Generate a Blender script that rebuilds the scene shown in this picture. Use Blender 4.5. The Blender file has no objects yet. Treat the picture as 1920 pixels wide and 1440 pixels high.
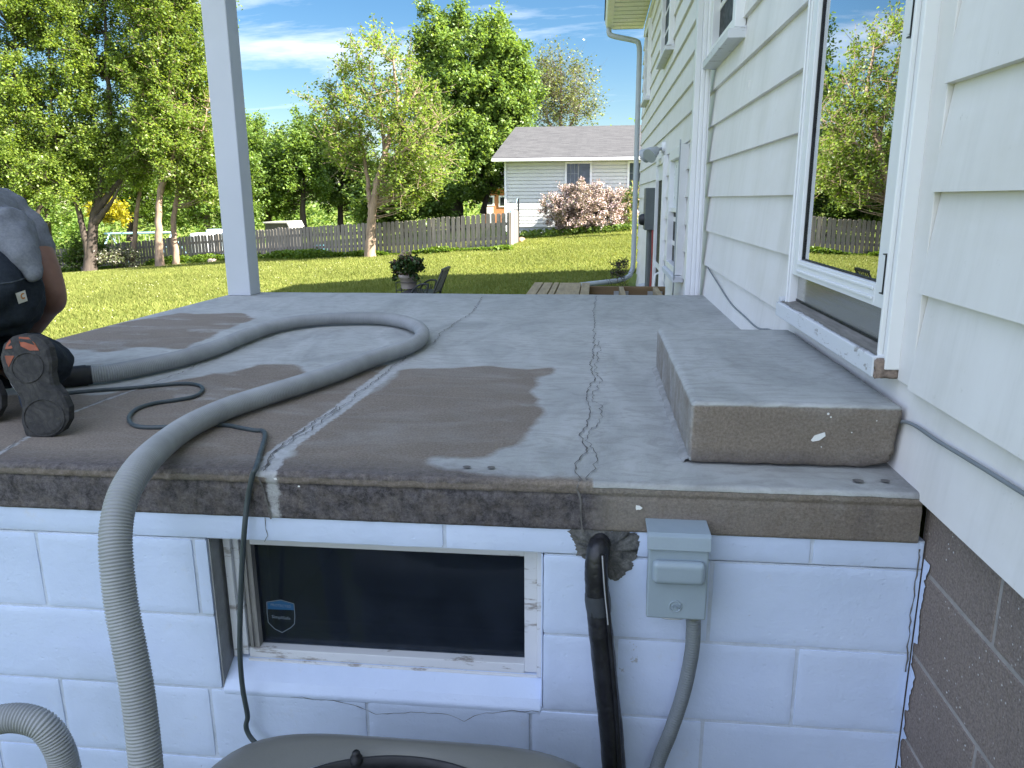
import bpy, bmesh, math, random
import numpy as np
from mathutils import Vector, Matrix
R = math.radians
scene = bpy.context.scene
COL = scene.collection

# ---------------------------------------------------------------- camera
# world: z = 0 is the top of the porch slab, +y runs along the house wall away from the viewer, +x into the house
EYE = Vector((0, 0, 0.607))
FPX, YAW, PIT, ROL = 1427.4, R(6.329), R(13.626), R(.369)
_f = Vector((-math.sin(YAW)*math.cos(PIT), math.cos(YAW)*math.cos(PIT), -math.sin(PIT)))
_r = Vector((math.cos(YAW), math.sin(YAW), 0)); _d = _f.cross(_r)
CR = _r*math.cos(ROL) + _d*math.sin(ROL); CD = -_r*math.sin(ROL) + _d*math.cos(ROL)
cam = bpy.data.objects.new('camera', bpy.data.cameras.new('camera')); COL.objects.link(cam)
cam.data.sensor_width = 36; cam.data.lens = FPX/1920*36
cam.data.clip_start = .05; cam.data.clip_end = 3000
m = Matrix((CR, -CD, -_f)).transposed().to_4x4(); m.translation = EYE
cam.matrix_world = m
scene.camera = cam

# ---------------------------------------------------------------- light
SUN_EL, SUN_D = 35.0, Vector((1, -.27, 0)).normalized()      # where the sun stands
sd = Vector((SUN_D.x*math.cos(R(SUN_EL)), SUN_D.y*math.cos(R(SUN_EL)), math.sin(R(SUN_EL))))
sun = bpy.data.objects.new('sun', bpy.data.lights.new('sun', 'SUN')); COL.objects.link(sun)
sun.data.energy = 5.0; sun.data.angle = R(.5); sun.data.color = (1, .93, .82)
sun.rotation_euler = sd.to_track_quat('Z', 'Y').to_euler()
sun.location = (20, 0, 20)

world = bpy.data.worlds.new('World'); scene.world = world; world.use_nodes = True
nt = world.node_tree; N = nt.nodes; L = nt.links
for n in list(N): N.remove(n)
out = N.new('ShaderNodeOutputWorld'); bg = N.new('ShaderNodeBackground'); L.new(bg.outputs[0], out.inputs[0])
sky = N.new('ShaderNodeTexSky'); sky.sky_type = 'NISHITA'; sky.sun_disc = False
sky.sun_elevation = R(SUN_EL); sky.sun_rotation = math.atan2(SUN_D.x, SUN_D.y)
sky.air_density = 1.0; sky.dust_density = .35; sky.ozone_density = 2.2
bg.inputs[1].default_value = .065
hsv = N.new('ShaderNodeHueSaturation'); hsv.inputs['Saturation'].default_value = 1.3; hsv.inputs['Value'].default_value = .46
L.new(sky.outputs[0], hsv.inputs['Color'])
# wispy high cloud as a function of direction, denser low down
tc = N.new('ShaderNodeTexCoord'); sep = N.new('ShaderNodeSeparateXYZ'); L.new(tc.outputs['Generated'], sep.inputs[0])
def wmath(op, a, b=None, clamp=False):
    n = N.new('ShaderNodeMath'); n.operation = op; n.use_clamp = clamp
    for i, v in enumerate((a, b)):
        if v is None: continue
        if isinstance(v, (int, float)): n.inputs[i].default_value = v
        else: L.new(v, n.inputs[i])
    return n.outputs[0]
zz = wmath('ADD', wmath('MAXIMUM', sep.outputs[2], 0.0), .12)
px_ = wmath('DIVIDE', sep.outputs[0], zz); py_ = wmath('DIVIDE', sep.outputs[1], zz)
cmb = N.new('ShaderNodeCombineXYZ'); L.new(px_, cmb.inputs[0]); L.new(py_, cmb.inputs[1])
mp = N.new('ShaderNodeMapping'); L.new(cmb.outputs[0], mp.inputs[0])
mp.inputs['Rotation'].default_value = (0, 0, R(35)); mp.inputs['Scale'].default_value = (.62, 1.5, 1); mp.inputs['Location'].default_value = (1.3, .4, 0)
nz = N.new('ShaderNodeTexNoise'); nz.inputs['Scale'].default_value = .85; nz.inputs['Detail'].default_value = 9; nz.inputs['Roughness'].default_value = .62; nz.inputs['Distortion'].default_value = .5
L.new(mp.outputs[0], nz.inputs['Vector'])
cr = N.new('ShaderNodeValToRGB'); L.new(nz.outputs[0], cr.inputs[0])
cr.color_ramp.elements[0].position = .52; cr.color_ramp.elements[0].color = (0, 0, 0, 1)
cr.color_ramp.elements[1].position = .80; cr.color_ramp.elements[1].color = (1, 1, 1, 1)
mx = N.new('ShaderNodeMixRGB'); L.new(cr.outputs[0], mx.inputs[0]); L.new(hsv.outputs[0], mx.inputs[1]); mx.inputs[2].default_value = (4.6, 4.8, 5.1, 1)
# bright bluish cloud glow added to the unseen sky behind the viewer to lift shade
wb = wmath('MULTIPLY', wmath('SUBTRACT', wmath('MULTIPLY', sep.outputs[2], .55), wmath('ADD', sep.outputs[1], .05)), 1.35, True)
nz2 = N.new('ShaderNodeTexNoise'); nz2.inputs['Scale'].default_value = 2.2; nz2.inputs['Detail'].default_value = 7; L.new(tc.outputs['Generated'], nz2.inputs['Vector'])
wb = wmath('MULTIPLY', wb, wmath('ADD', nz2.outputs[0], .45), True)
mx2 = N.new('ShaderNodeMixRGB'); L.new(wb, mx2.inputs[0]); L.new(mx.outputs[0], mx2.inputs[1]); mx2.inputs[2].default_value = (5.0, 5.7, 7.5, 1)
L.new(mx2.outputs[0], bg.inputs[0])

vs = scene.view_settings
vs.view_transform = 'Standard'; vs.look = 'None'; vs.gamma = 1; vs.use_curve_mapping = False
vs.exposure = 2.54
scene.cycles.max_bounces = 8; scene.cycles.diffuse_bounces = 4; scene.cycles.transparent_max_bounces = 12
scene.cycles.use_denoising = True

# ---------------------------------------------------------------- helpers
def ray(x, y): return _f + CR*((x-960)/FPX) + CD*((y-720)/FPX)      # a pixel of the 1920 px photograph as a direction
def onX(x, y, X): d = ray(x, y); return EYE + d*(X/d.x)
def onY(x, y, Y): d = ray(x, y); return EYE + d*(Y/d.y)
def onZ(x, y, Z=0.): d = ray(x, y); return EYE + d*((Z-EYE.z)/d.z)
def onD(x, y, zc): return EYE + ray(x, y)*zc

def tag(o, label=None, cat=None, group=None, kind=None):
    if label: o['label'] = label
    if cat: o['category'] = cat
    if group: o['group'] = group
    if kind: o['kind'] = kind
    return o
def empty(name, loc, label, cat, group=None, rz=0):
    o = bpy.data.objects.new(name, None); COL.objects.link(o); o.location = loc; o.rotation_euler.z = rz
    o.empty_display_size = .1
    return tag(o, label, cat, group)
def link(name, me, mats, parent=None, smooth=None):
    for mt in (mats if isinstance(mats, (list, tuple)) else [mats]):
        me.materials.append(mt)
    o = bpy.data.objects.new(name, me); COL.objects.link(o)
    if parent is not None:
        o.parent = parent
        bpy.context.view_layer.update()
        o.matrix_parent_inverse = parent.matrix_world.inverted()
    if smooth is not None:
        if smooth is True: me.polygons.foreach_set('use_smooth', [True]*len(me.polygons))
        else: me.set_sharp_from_angle(angle=R(smooth)) if hasattr(me, 'set_sharp_from_angle') else None
    return o
def bevel(o, w=.004, seg=2, ang=40):
    b = o.modifiers.new('bevel', 'BEVEL'); b.width = w; b.segments = seg; b.limit_method = 'ANGLE'; b.angle_limit = R(ang)
    return o

class MB:
    "collects shapes; build() links them as one mesh object"
    def __init__(s): s.v = []; s.f = []; s.m = []; s.sm = []
    def add(s, vs, fs, mi=0, sm=False):
        o = len(s.v); s.v += [tuple(p) for p in vs]
        for f in fs: s.f.append([i+o for i in f]); s.m.append(mi); s.sm.append(sm)
    def box(s, a, b, mi=0):
        x0, y0, z0 = [min(p, q) for p, q in zip(a, b)]; x1, y1, z1 = [max(p, q) for p, q in zip(a, b)]
        s.add([(x0,y0,z0),(x1,y0,z0),(x1,y1,z0),(x0,y1,z0),(x0,y0,z1),(x1,y0,z1),(x1,y1,z1),(x0,y1,z1)],
              [(0,3,2,1),(4,5,6,7),(0,1,5,4),(1,2,6,5),(2,3,7,6),(3,0,4,7)], mi); return s
    def bar(s, a, b, w, h, up=(0,0,1), mi=0):
        a = Vector(a); b = Vector(b); d = (b-a).normalized(); u = Vector(up)
        if abs(d.dot(u)) > .98: u = Vector((1,0,0))
        sx = d.cross(u).normalized()*w/2; uz = sx.cross(d).normalized()*h/2
        vs = [p+i*sx+j*uz for p in (a,b) for i,j in ((-1,-1),(1,-1),(1,1),(-1,1))]
        s.add(vs, [(0,1,2,3),(7,6,5,4),(0,4,5,1),(1,5,6,2),(2,6,7,3),(3,7,4,0)], mi); return s
    def tube(s, pts, r, n=10, mi=0, cap=True, flat=1.):
        pts = [Vector(p) for p in pts]; rs = r if isinstance(r, (list, tuple, np.ndarray)) else [r]*len(pts)
        vs, fs = [], []; ref = None
        for i, p in enumerate(pts):
            d = (pts[min(i+1, len(pts)-1)] - pts[max(i-1, 0)]).normalized()
            if ref is None:
                ref = Vector((0,0,1)) if abs(d.z) < .9 else Vector((1,0,0))
                ref = (ref - d*ref.dot(d)).normalized()
            else:
                ref = (ref - d*ref.dot(d)); ref = ref.normalized() if ref.length > 1e-6 else d.orthogonal().normalized()
            sx = d.cross(ref)
            for k in range(n):
                a = 2*math.pi*k/n
                vs.append(p + (ref*math.cos(a)*flat + sx*math.sin(a))*rs[i])
        for i in range(len(pts)-1):
            for k in range(n):
                fs.append((i*n+k, i*n+(k+1)%n, (i+1)*n+(k+1)%n, (i+1)*n+k))
        s.add(vs, fs, mi, True)
        if cap:
            s.add(vs[:n], [tuple(range(n))[::-1]], mi); s.add(vs[-n:], [tuple(range(n))], mi)
        return s
    def lathe(s, prof, c=(0,0,0), n=24, mi=0, axis='z', sm=True):
        vs, fs = [], []
        for r, h in prof:
            for k in range(n):
                a = 2*math.pi*k/n; x, y = r*math.cos(a), r*math.sin(a)
                p = (x, y, h) if axis == 'z' else ((x, -h, y) if axis == 'y' else (h, x, y))
                vs.append((p[0]+c[0], p[1]+c[1], p[2]+c[2]))
        for i in range(len(prof)-1):
            for k in range(n):
                fs.append((i*n+k, i*n+(k+1)%n, (i+1)*n+(k+1)%n, (i+1)*n+k))
        s.add(vs, fs, mi, sm); return s
    def prism(s, pts, ext, mi=0):
        "pts: 3-D outline, ext: extrusion vector"
        pts = [Vector(p) for p in pts]; e = Vector(ext); n = len(pts)
        vs = pts + [p+e for p in pts]
        s.add(vs, [tuple(range(n))[::-1], tuple(range(n, 2*n))] + [(i, (i+1)%n, n+(i+1)%n, n+i) for i in range(n)], mi); return s
    def build(s, name, mats, parent=None, bev=None, fix=True):
        me = bpy.data.meshes.new(name); me.from_pydata(s.v, [], s.f)
        me.polygons.foreach_set('material_index', s.m); me.polygons.foreach_set('use_smooth', s.sm)
        if fix:
            bm = bmesh.new(); bm.from_mesh(me); bmesh.ops.recalc_face_normals(bm, faces=bm.faces); bm.to_mesh(me); bm.free()
        o = link(name, me, mats, parent)
        if bev: bevel(o, bev)
        return o

def npmesh(name, verts, faces, k, mats, parent=None, smooth=False, mi=None):
    "verts (n,3), faces (m,k) numpy"
    me = bpy.data.meshes.new(name); verts = np.asarray(verts, np.float32); faces = np.asarray(faces, np.int32)
    me.vertices.add(len(verts)); me.vertices.foreach_set('co', verts.ravel())
    me.loops.add(faces.size); me.loops.foreach_set('vertex_index', faces.ravel())
    me.polygons.add(len(faces)); me.polygons.foreach_set('loop_start', np.arange(0, faces.size, k, dtype=np.int32))
    me.polygons.foreach_set('loop_total', np.full(len(faces), k, np.int32))
    if smooth: me.polygons.foreach_set('use_smooth', np.ones(len(faces), bool))
    if mi is not None: me.polygons.foreach_set('material_index', np.asarray(mi, np.int32))
    me.update(calc_edges=True)
    return link(name, me, mats, parent)
def gridfaces(nu, nv):
    i = np.arange(nu-1)[:, None]*nv + np.arange(nv-1)[None, :]
    return np.stack([i, i+nv, i+nv+1, i+1], -1).reshape(-1, 4)
def setattr_f(me, name, vals):
    a = me.attributes.new(name, 'FLOAT', 'POINT'); a.data.foreach_set('value', np.asarray(vals, np.float32))

_rng = np.random.default_rng(5); _T = _rng.random((256, 256))
def vnoise(x, y):
    x = np.asarray(x, float); y = np.asarray(y, float)
    xi = np.floor(x).astype(int); yi = np.floor(y).astype(int); fx = x-xi; fy = y-yi
    fx = fx*fx*(3-2*fx); fy = fy*fy*(3-2*fy)
    g = lambda a, b: _T[a & 255, b & 255]
    return (g(xi, yi)*(1-fx)+g(xi+1, yi)*fx)*(1-fy) + (g(xi, yi+1)*(1-fx)+g(xi+1, yi+1)*fx)*fy
def fbm(x, y, o=4):
    s = 0; a = .5
    for i in range(o):
        s = s + a*vnoise(x*2**i+17.3*i, y*2**i+5.1*i); a *= .5
    return s/(1-.5**o)
def catmull(pts, n):
    P = [Vector(p) for p in pts]; P = [P[0]*2-P[1]] + P + [P[-1]*2-P[-2]]; out = []
    for i in range(1, len(P)-2):
        a, b, c, d = P[i-1:i+3]
        for k in range(n):
            t = k/n; out.append(.5*((2*b)+(c-a)*t+(2*a-5*b+4*c-d)*t*t+(3*b-a-3*c+d)*t**3))
    out.append(P[-2]); return out
def resample(pts, step):
    A = np.array([tuple(p) for p in pts]); d = np.r_[0, np.cumsum(np.linalg.norm(np.diff(A, axis=0), axis=1))]
    t = np.arange(0, d[-1], step); return np.stack([np.interp(t, d, A[:, i]) for i in range(3)], 1)
def inpoly(x, y, poly):
    c = np.zeros(np.shape(x), bool); n = len(poly)
    for i in range(n):
        x1, y1 = poly[i][:2]; x2, y2 = poly[(i+1) % n][:2]
        if y1 == y2: continue
        c ^= ((y1 > y) != (y2 > y)) & (x < (x2-x1)*(y-y1)/(y2-y1)+x1)
    return c
def distpoly(x, y, pts):
    "distance to a polyline"
    d = np.full(np.shape(x), 1e9)
    for i in range(len(pts)-1):
        ax, ay = pts[i][:2]; bx, by = pts[i+1][:2]; L2 = (bx-ax)**2+(by-ay)**2+1e-12
        t = np.clip(((x-ax)*(bx-ax)+(y-ay)*(by-ay))/L2, 0, 1)
        d = np.minimum(d, np.hypot(x-ax-t*(bx-ax), y-ay-t*(by-ay)))
    return d

# ---------------------------------------------------------------- materials
class Mat:
    def __init__(s, name, rough=.7, spec=.4):
        s.m = bpy.data.materials.new(name); s.m.use_nodes = True; s.t = s.m.node_tree; s.N = s.t.nodes; s.L = s.t.links
        s.b = s.N['Principled BSDF']; s.b.inputs['Roughness'].default_value = rough; s.b.inputs['Specular IOR Level'].default_value = spec
        s.tc = s.N.new('ShaderNodeTexCoord')
    def lk(s, a, b): s.L.new(a, b)
    def mapping(s, sc=(1,1,1), rot=(0,0,0), co='Object'):
        n = s.N.new('ShaderNodeMapping'); s.lk(s.tc.outputs[co], n.inputs[0]); n.inputs['Scale'].default_value = sc; n.inputs['Rotation'].default_value = rot; return n.outputs[0]
    def noise(s, scale, det=4, rough=.55, vec=None, dist=0):
        n = s.N.new('ShaderNodeTexNoise'); n.inputs['Scale'].default_value = scale; n.inputs['Detail'].default_value = det
        n.inputs['Roughness'].default_value = rough; n.inputs['Distortion'].default_value = dist
        s.lk(vec if vec is not None else s.tc.outputs['Object'], n.inputs['Vector']); return n.outputs[0]
    def voro(s, scale, vec=None, feat='F1', out='Distance'):
        n = s.N.new('ShaderNodeTexVoronoi'); n.feature = feat; n.inputs['Scale'].default_value = scale
        s.lk(vec if vec is not None else s.tc.outputs['Object'], n.inputs['Vector']); return n.outputs[out]
    def ramp(s, fac, stops):
        n = s.N.new('ShaderNodeValToRGB'); e = n.color_ramp.elements
        while len(e) < len(stops): e.new(.5)
        for i, (p, c) in enumerate(stops):
            e[i].position = p; e[i].color = (c, c, c, 1) if isinstance(c, (int, float)) else (*c, 1)
        s.lk(fac, n.inputs[0]); return n.outputs[0]
    def mix(s, fac, a, b, mode='MIX'):
        n = s.N.new('ShaderNodeMixRGB'); n.blend_type = mode
        for i, v in enumerate((fac, a, b)):
            if isinstance(v, (int, float)): n.inputs[i].default_value = v if i == 0 else (v, v, v, 1)
            elif isinstance(v, (tuple, list)): n.inputs[i].default_value = (*v, 1)
            else: s.lk(v, n.inputs[i])
        return n.outputs[0]
    def math(s, op, a, b=0., clamp=False):
        n = s.N.new('ShaderNodeMath'); n.operation = op; n.use_clamp = clamp
        for i, v in enumerate((a, b)):
            if isinstance(v, (int, float)): n.inputs[i].default_value = v
            else: s.lk(v, n.inputs[i])
        return n.outputs[0]
    def attr(s, name):
        n = s.N.new('ShaderNodeAttribute'); n.attribute_name = name; return n.outputs['Fac']
    def island(s): return s.N.new('ShaderNodeNewGeometry').outputs['Random Per Island']
    def bump(s, h, strength=.3, dist=.005):
        n = s.N.new('ShaderNodeBump'); n.inputs['Strength'].default_value = strength; n.inputs['Distance'].default_value = dist
        s.lk(h, n.inputs['Height']); s.lk(n.outputs[0], s.b.inputs['Normal']); return s
    def col(s, c):
        if isinstance(c, (tuple, list)): s.b.inputs['Base Color'].default_value = (*c, 1)
        else: s.lk(c, s.b.inputs['Base Color'])
        return s
    def rgh(s, c): s.lk(c, s.b.inputs['Roughness']); return s

def plain(name, c, rough=.6, var=.12, scale=6, bump=.0, bscale=60, metal=0, spec=.4, sc=(1,1,1)):
    "a colour with soft uneven wear"
    M = Mat(name, rough, spec); v = M.mapping(sc)
    n = M.noise(scale, 6, .6, v)
    lo = tuple(x*(1-var) for x in c); hi = tuple(min(1, x*(1+var)) for x in c)
    M.col(M.ramp(n, [(.3, lo), (.7, hi)])); M.b.inputs['Metallic'].default_value = metal
    M.rgh(M.ramp(M.noise(scale*2.3, 3, .5, v), [(.3, max(0, rough-.1)), (.7, min(1, rough+.1))]))
    if bump: M.bump(M.noise(bscale, 5, .6, v), bump, .004)
    return M.m

# ---------------------------------------------------------------- shared materials
M_white = plain('white_paint', (.74, .75, .74), .5, .05, 5, .08, 40)
M_vinyl = plain('white_vinyl', (.76, .77, .78), .38, .03, 3)
M_alu = plain('white_aluminium', (.72, .74, .76), .35, .05, 6)
M_greymetal = plain('grey_enamel', (.36, .39, .41), .45, .06, 14, .05, 90)
M_galv = plain('galvanised_steel', (.45, .47, .48), .4, .15, 30, metal=.7)
M_dark = plain('black_rubber', (.012, .013, .015), .5, .3, 20)
M_black = plain('black_iron', (.02, .022, .025), .45, .2, 20)
M_brownblock = None

def siding_mat():
    M = Mat('painted_siding', .5, .35)
    st = M.noise(3.2, 6, .65, M.mapping((1, 1.2, .35)))
    sp = M.noise(46, 3, .6)
    c = M.ramp(st, [(.25, (.66, .64, .61)), (.5, (.735, .715, .70)), (.75, (.78, .765, .755))])
    c = M.mix(M.ramp(M.noise(1.1, 5, .7, M.mapping((1, .6, 2.2))), [(.5, 0.), (.75, .4)]), c, (.60, .57, .50))
    c = M.mix(M.ramp(M.noise(3.5, 6, .7, M.mapping((3, 3, .22))), [(.5, 0.), (.72, .38)]), c, (.57, .56, .53)); c = M.mix(M.ramp(M.noise(21, 7, .8), [(.64, 0.), (.70, .5)]), c, (.50, .49, .45))
    M.col(c); M.rgh(M.ramp(st, [(.3, .42), (.7, .58)]))
    M.bump(M.mix(.35, M.noise(26, 6, .6, M.mapping((1, 1, .3))), sp), .12, .004)
    return M.m
M_siding = siding_mat()

def block_paint():
    M = Mat('painted_block', .55, .35)
    big = M.noise(2.4, 5, .6); fine = M.noise(55, 5, .7); pit = M.voro(42)
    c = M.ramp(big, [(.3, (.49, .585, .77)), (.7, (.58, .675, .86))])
    c = M.mix(M.ramp(M.noise(9, 6, .75), [(.62, 0.), (.75, .35)]), c, (.55, .55, .55))
    chips = M.ramp(M.math('MULTIPLY', M.math('ADD', M.noise(16, 6, .7), M.noise(4, 3)), .5), [(.665, 0.), (.672, 1.)])
    c = M.mix(M.math('MULTIPLY', chips, .6), c, (.28, .27, .25))
    M.col(c)
    h = M.math('ADD', M.math('MULTIPLY', M.ramp(pit, [(0., 0.), (.18, 1.)]), .35), M.math('ADD', M.math('MULTIPLY', fine, .6), M.noise(17, 4)))
    M.bump(h, .36, .006)
    return M.m
M_block = block_paint()
def mortar_paint():
    M = Mat('painted_mortar', .65, .3)
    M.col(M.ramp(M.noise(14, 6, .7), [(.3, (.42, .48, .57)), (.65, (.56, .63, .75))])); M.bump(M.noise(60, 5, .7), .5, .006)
    return M.m
M_mortar = mortar_paint()
def raw_block():
    M = Mat('unpainted_block', .9, .2)
    c = M.ramp(M.noise(3, 6, .7), [(.3, (.172, .134, .114)), (.7, (.265, .208, .172))])
    gr = M.noise(190, 4, .7)
    c = M.mix(.55, c, M.ramp(gr, [(.3, (.075, .064, .06)), (.7, (.36, .315, .29))]))
    sp = M.math('MULTIPLY', M.ramp(M.voro(62), [(.08, 1.), (.15, 0.)]), M.ramp(M.noise(7, 3), [(.45, 0.), (.6, 1.)]))
    c = M.mix(sp, c, (.72, .72, .72))
    M.col(c); M.bump(M.math('ADD', gr, M.math('MULTIPLY', M.voro(60), .6)), .6, .006)
    return M.m
M_raw = raw_block()
M_rawmortar = plain('grey_mortar', (.30, .28, .265), .9, .2, 30, .4, 120)

def concrete(name, attrs=True):
    "old concrete with a pale skim coat where 'coat' is 1, dark weathering and darker foot where 'algae' is 1 and pale filler where 'fill' is 1"
    M = Mat(name, .85, .25)
    mid = M.noise(7, 7, .65); gr = M.noise(150, 5, .75); sand = M.voro(170)
    raw = M.ramp(mid, [(.28, (.152, .132, .109)), (.72, (.220, .190, .156))])
    raw = M.mix(.5, raw, M.ramp(gr, [(.32, (.088, .074, .063)), (.68, (.36, .30, .25))]))
    raw = M.mix(M.math('MULTIPLY', M.ramp(sand, [(.05, 1.), (.16, 0.)]), .35), raw, (.42, .40, .38))
    sweep = M.noise(2.3, 6, .62, M.mapping((1.2, .55, 1), (0, 0, .5)), 1.6)
    sw2 = M.noise(6, 5, .6, M.mapping((1.1, 2.3, 1), (0, 0, -.3)), 2.6)
    coat = M.ramp(sweep, [(.3, (.27, .285, .28)), (.5, (.38, .395, .388)), (.7, (.46, .475, .47))])
    coat = M.mix(M.ramp(sw2, [(.36, .50), (.54, 0.)]), coat, (.235, .235, .222))
    coat = M.mix(.16, coat, M.ramp(gr, [(.3, (.18, .18, .175)), (.7, (.5, .5, .5))]))
    ca = M.attr('coat'); al = M.attr('algae_dark'); fi = M.attr('fill')
    cm = M.ramp(M.math('ADD', ca, M.math('MULTIPLY', M.math('SUBTRACT', M.noise(11, 7, .72), .5), 1.1)), [(.24, 0.), (.80, 1.)])
    cm = M.math('MAXIMUM', cm, M.math('MULTIPLY', M.ramp(M.noise(2.8, 7, .72, M.mapping((.8, 1.8, 1)), 1.2), [(.48, 0.), (.74, .34)]), M.math('GREATER_THAN', ca, -.5)))
    c = M.mix(cm, raw, coat)
    am = M.math('MULTIPLY', al, M.ramp(M.noise(19, 7, .75), [(.28, .55), (.55, 1.)]))
    c = M.mix(am, c, M.ramp(M.noise(52, 8, .85), [(.40, (.026, .025, .030)), (.66, (.165, .154, .164))]))
    fm = M.ramp(M.math('ADD', fi, M.math('MULTIPLY', M.math('SUBTRACT', M.noise(34, 6, .75), .5), .9)), [(.40, 0.), (.6, 1.)])
    c = M.mix(fm, c, M.ramp(M.noise(50, 5, .7), [(.3, (.30, .31, .31)), (.7, (.46, .47, .48))]))
    M.col(c)
    h = M.math('ADD', M.math('MULTIPLY', gr, .7), M.math('MULTIPLY', mid, .4))
    h = M.mix(cm, h, M.math('ADD', M.math('MULTIPLY', gr, .22), M.math('ADD', M.math('MULTIPLY', sweep, .8), .6)))
    M.bump(h, .7, .007)
    M.rgh(M.ramp(cm, [(0., .92), (1., .72)]))
    return M.m
M_conc = concrete('weathered_concrete')
M_crack = plain('crack_shadow', (.12, .115, .11), .95, .4, 40)

# ---------------------------------------------------------------- the lawn
_gp = np.array([(-2.5,22,-.64),(-6.8,23,-.954),(-8,23.5,-1.07),(-13.5,26,-1.595),(-18.6,27.5,-1.94),(-21.6,28,-2.1),(-.4,28,-.64),(-3.3,28,-.58),(.7,14.3,-.9),(0,1.2,-1.3),(0,1.2,-1.3),(-2.5,8,-1.2)])
_gc = np.linalg.lstsq(np.c_[np.ones(len(_gp)), _gp[:,0], _gp[:,1], _gp[:,0]*_gp[:,1]], _gp[:,2], rcond=None)[0]
def ground(x, y):
    x = np.clip(x, -40, 8); y = np.clip(y, -6, 34)
    return _gc[0]+_gc[1]*x+_gc[2]*y+_gc[3]*x*y
def groundn(x, y):
    return ground(x, y) + (fbm(np.asarray(x)*.35+9, np.asarray(y)*.35, 3)-.5)*.10*np.clip((np.asarray(y)-6)/4, 0, 1)
def gz(x, y): return float(groundn(np.array([x]), np.array([y]))[0])

def lawn_mat():
    M = Mat('lawn_grass', .85, .2)
    a = M.noise(.35, 6, .65); b = M.noise(2.4, 6, .7); f = M.noise(38, 4, .7)
    c = M.ramp(a, [(.3, (.11, .15, .030)), (.55, (.15, .18, .04)), (.75, (.185, .195, .06))])
    c = M.mix(M.ramp(b, [(.35, .55), (.65, 0.)]), c, (.075, .125, .018))
    c = M.mix(.5, c, M.ramp(f, [(.3, (.09, .13, .016)), (.7, (.24, .27, .05))]))
    M.col(c); M.bump(f, .8, .03); return M.m
xs = np.r_[np.linspace(-900, -60, 22), np.linspace(-56, 20, 191), np.linspace(24, 900, 24)]
ys = np.r_[np.linspace(-300, -12, 12), np.linspace(-10, 46, 141), np.linspace(50, 1200, 30)]
X, Y = np.meshgrid(xs, ys, indexing='ij')
lawn = npmesh('lawn', np.stack([X, Y, groundn(X, Y)], -1).reshape(-1, 3), gridfaces(len(xs), len(ys)), 4, lawn_mat(), smooth=True)
tag(lawn, 'sunny yellow green mown lawn sloping down to the left', 'lawn', kind='structure')

def leafmat(name, cols, trans=.35, rough=.5, gloss=.022):
    "cols: dark to light greens picked per leaf"
    M = Mat(name, rough, .25); M.N.remove(M.b); o = M.N['Material Output']
    r = M.island(); n = len(cols)
    c = M.ramp(r, [(i/(n-1) if n > 1 else 0, cc) for i, cc in enumerate(cols)])
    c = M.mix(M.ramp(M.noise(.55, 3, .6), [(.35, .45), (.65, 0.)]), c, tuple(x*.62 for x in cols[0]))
    d = M.N.new('ShaderNodeBsdfDiffuse'); t = M.N.new('ShaderNodeBsdfTranslucent'); g = M.N.new('ShaderNodeBsdfGlossy'); g.inputs['Roughness'].default_value = .42
    g.inputs['Color'].default_value = (.8, .85, .8, 1)
    M.lk(c, d.inputs[0]); M.lk(M.mix(1., c, (1.25, 1.2, .55), 'MULTIPLY'), t.inputs[0])
    m1 = M.N.new('ShaderNodeMixShader'); m1.inputs[0].default_value = trans; M.lk(d.outputs[0], m1.inputs[1]); M.lk(t.outputs[0], m1.inputs[2])
    m2 = M.N.new('ShaderNodeMixShader'); m2.inputs[0].default_value = gloss; M.lk(m1.outputs[0], m2.inputs[1]); M.lk(g.outputs[0], m2.inputs[2])
    M.lk(m2.outputs[0], o.inputs[0]); return M.m

# grass blades where the lawn is seen
def blades(name, n, xr, yr, h, w, mat, keep=None, seed=3):
    rg = np.random.default_rng(seed); x = rg.uniform(*xr, n); y = yr[0] + (yr[1]-yr[0])*rg.random(n)**1.5
    k = np.abs((x - 0)/(y+1e-3) + .18) < .86
    k &= ~((x > -2.8) & (x < 1.2) & (y < 7.2)) & ~(x > np.where(y < 15, .55, 9)); x, y = x[k], y[k]
    if keep is not None: kk = keep(x, y); x, y = x[kk], y[kk]
    n = len(x); a = rg.uniform(0, 2*np.pi, n); hh = h*rg.uniform(.5, 1.25, n); z = groundn(x, y) - .004
    dx, dy = np.cos(a)*w/2, np.sin(a)*w/2; lx, ly = rg.normal(0, .55, n)*hh, rg.normal(0, .55, n)*hh
    v = np.stack([np.stack([x-dx, y-dy, z], -1), np.stack([x+dx, y+dy, z], -1), np.stack([x+lx, y+ly, z+hh], -1)], 1).reshape(-1, 3)
    return npmesh(name, v, np.arange(n*3).reshape(-1, 3), 3, mat)
M_blade = leafmat('grass_blade', [(.15, .185, .05), (.19, .22, .06), (.23, .25, .075), (.28, .28, .10)], .4, gloss=.0)
tag(blades('lawn_grass', 620000, (-28, 3), (7.0, 28), .055, .022, M_blade), 'short mown yellow green grass covering the lawn', 'grass', kind='stuff')
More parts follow.
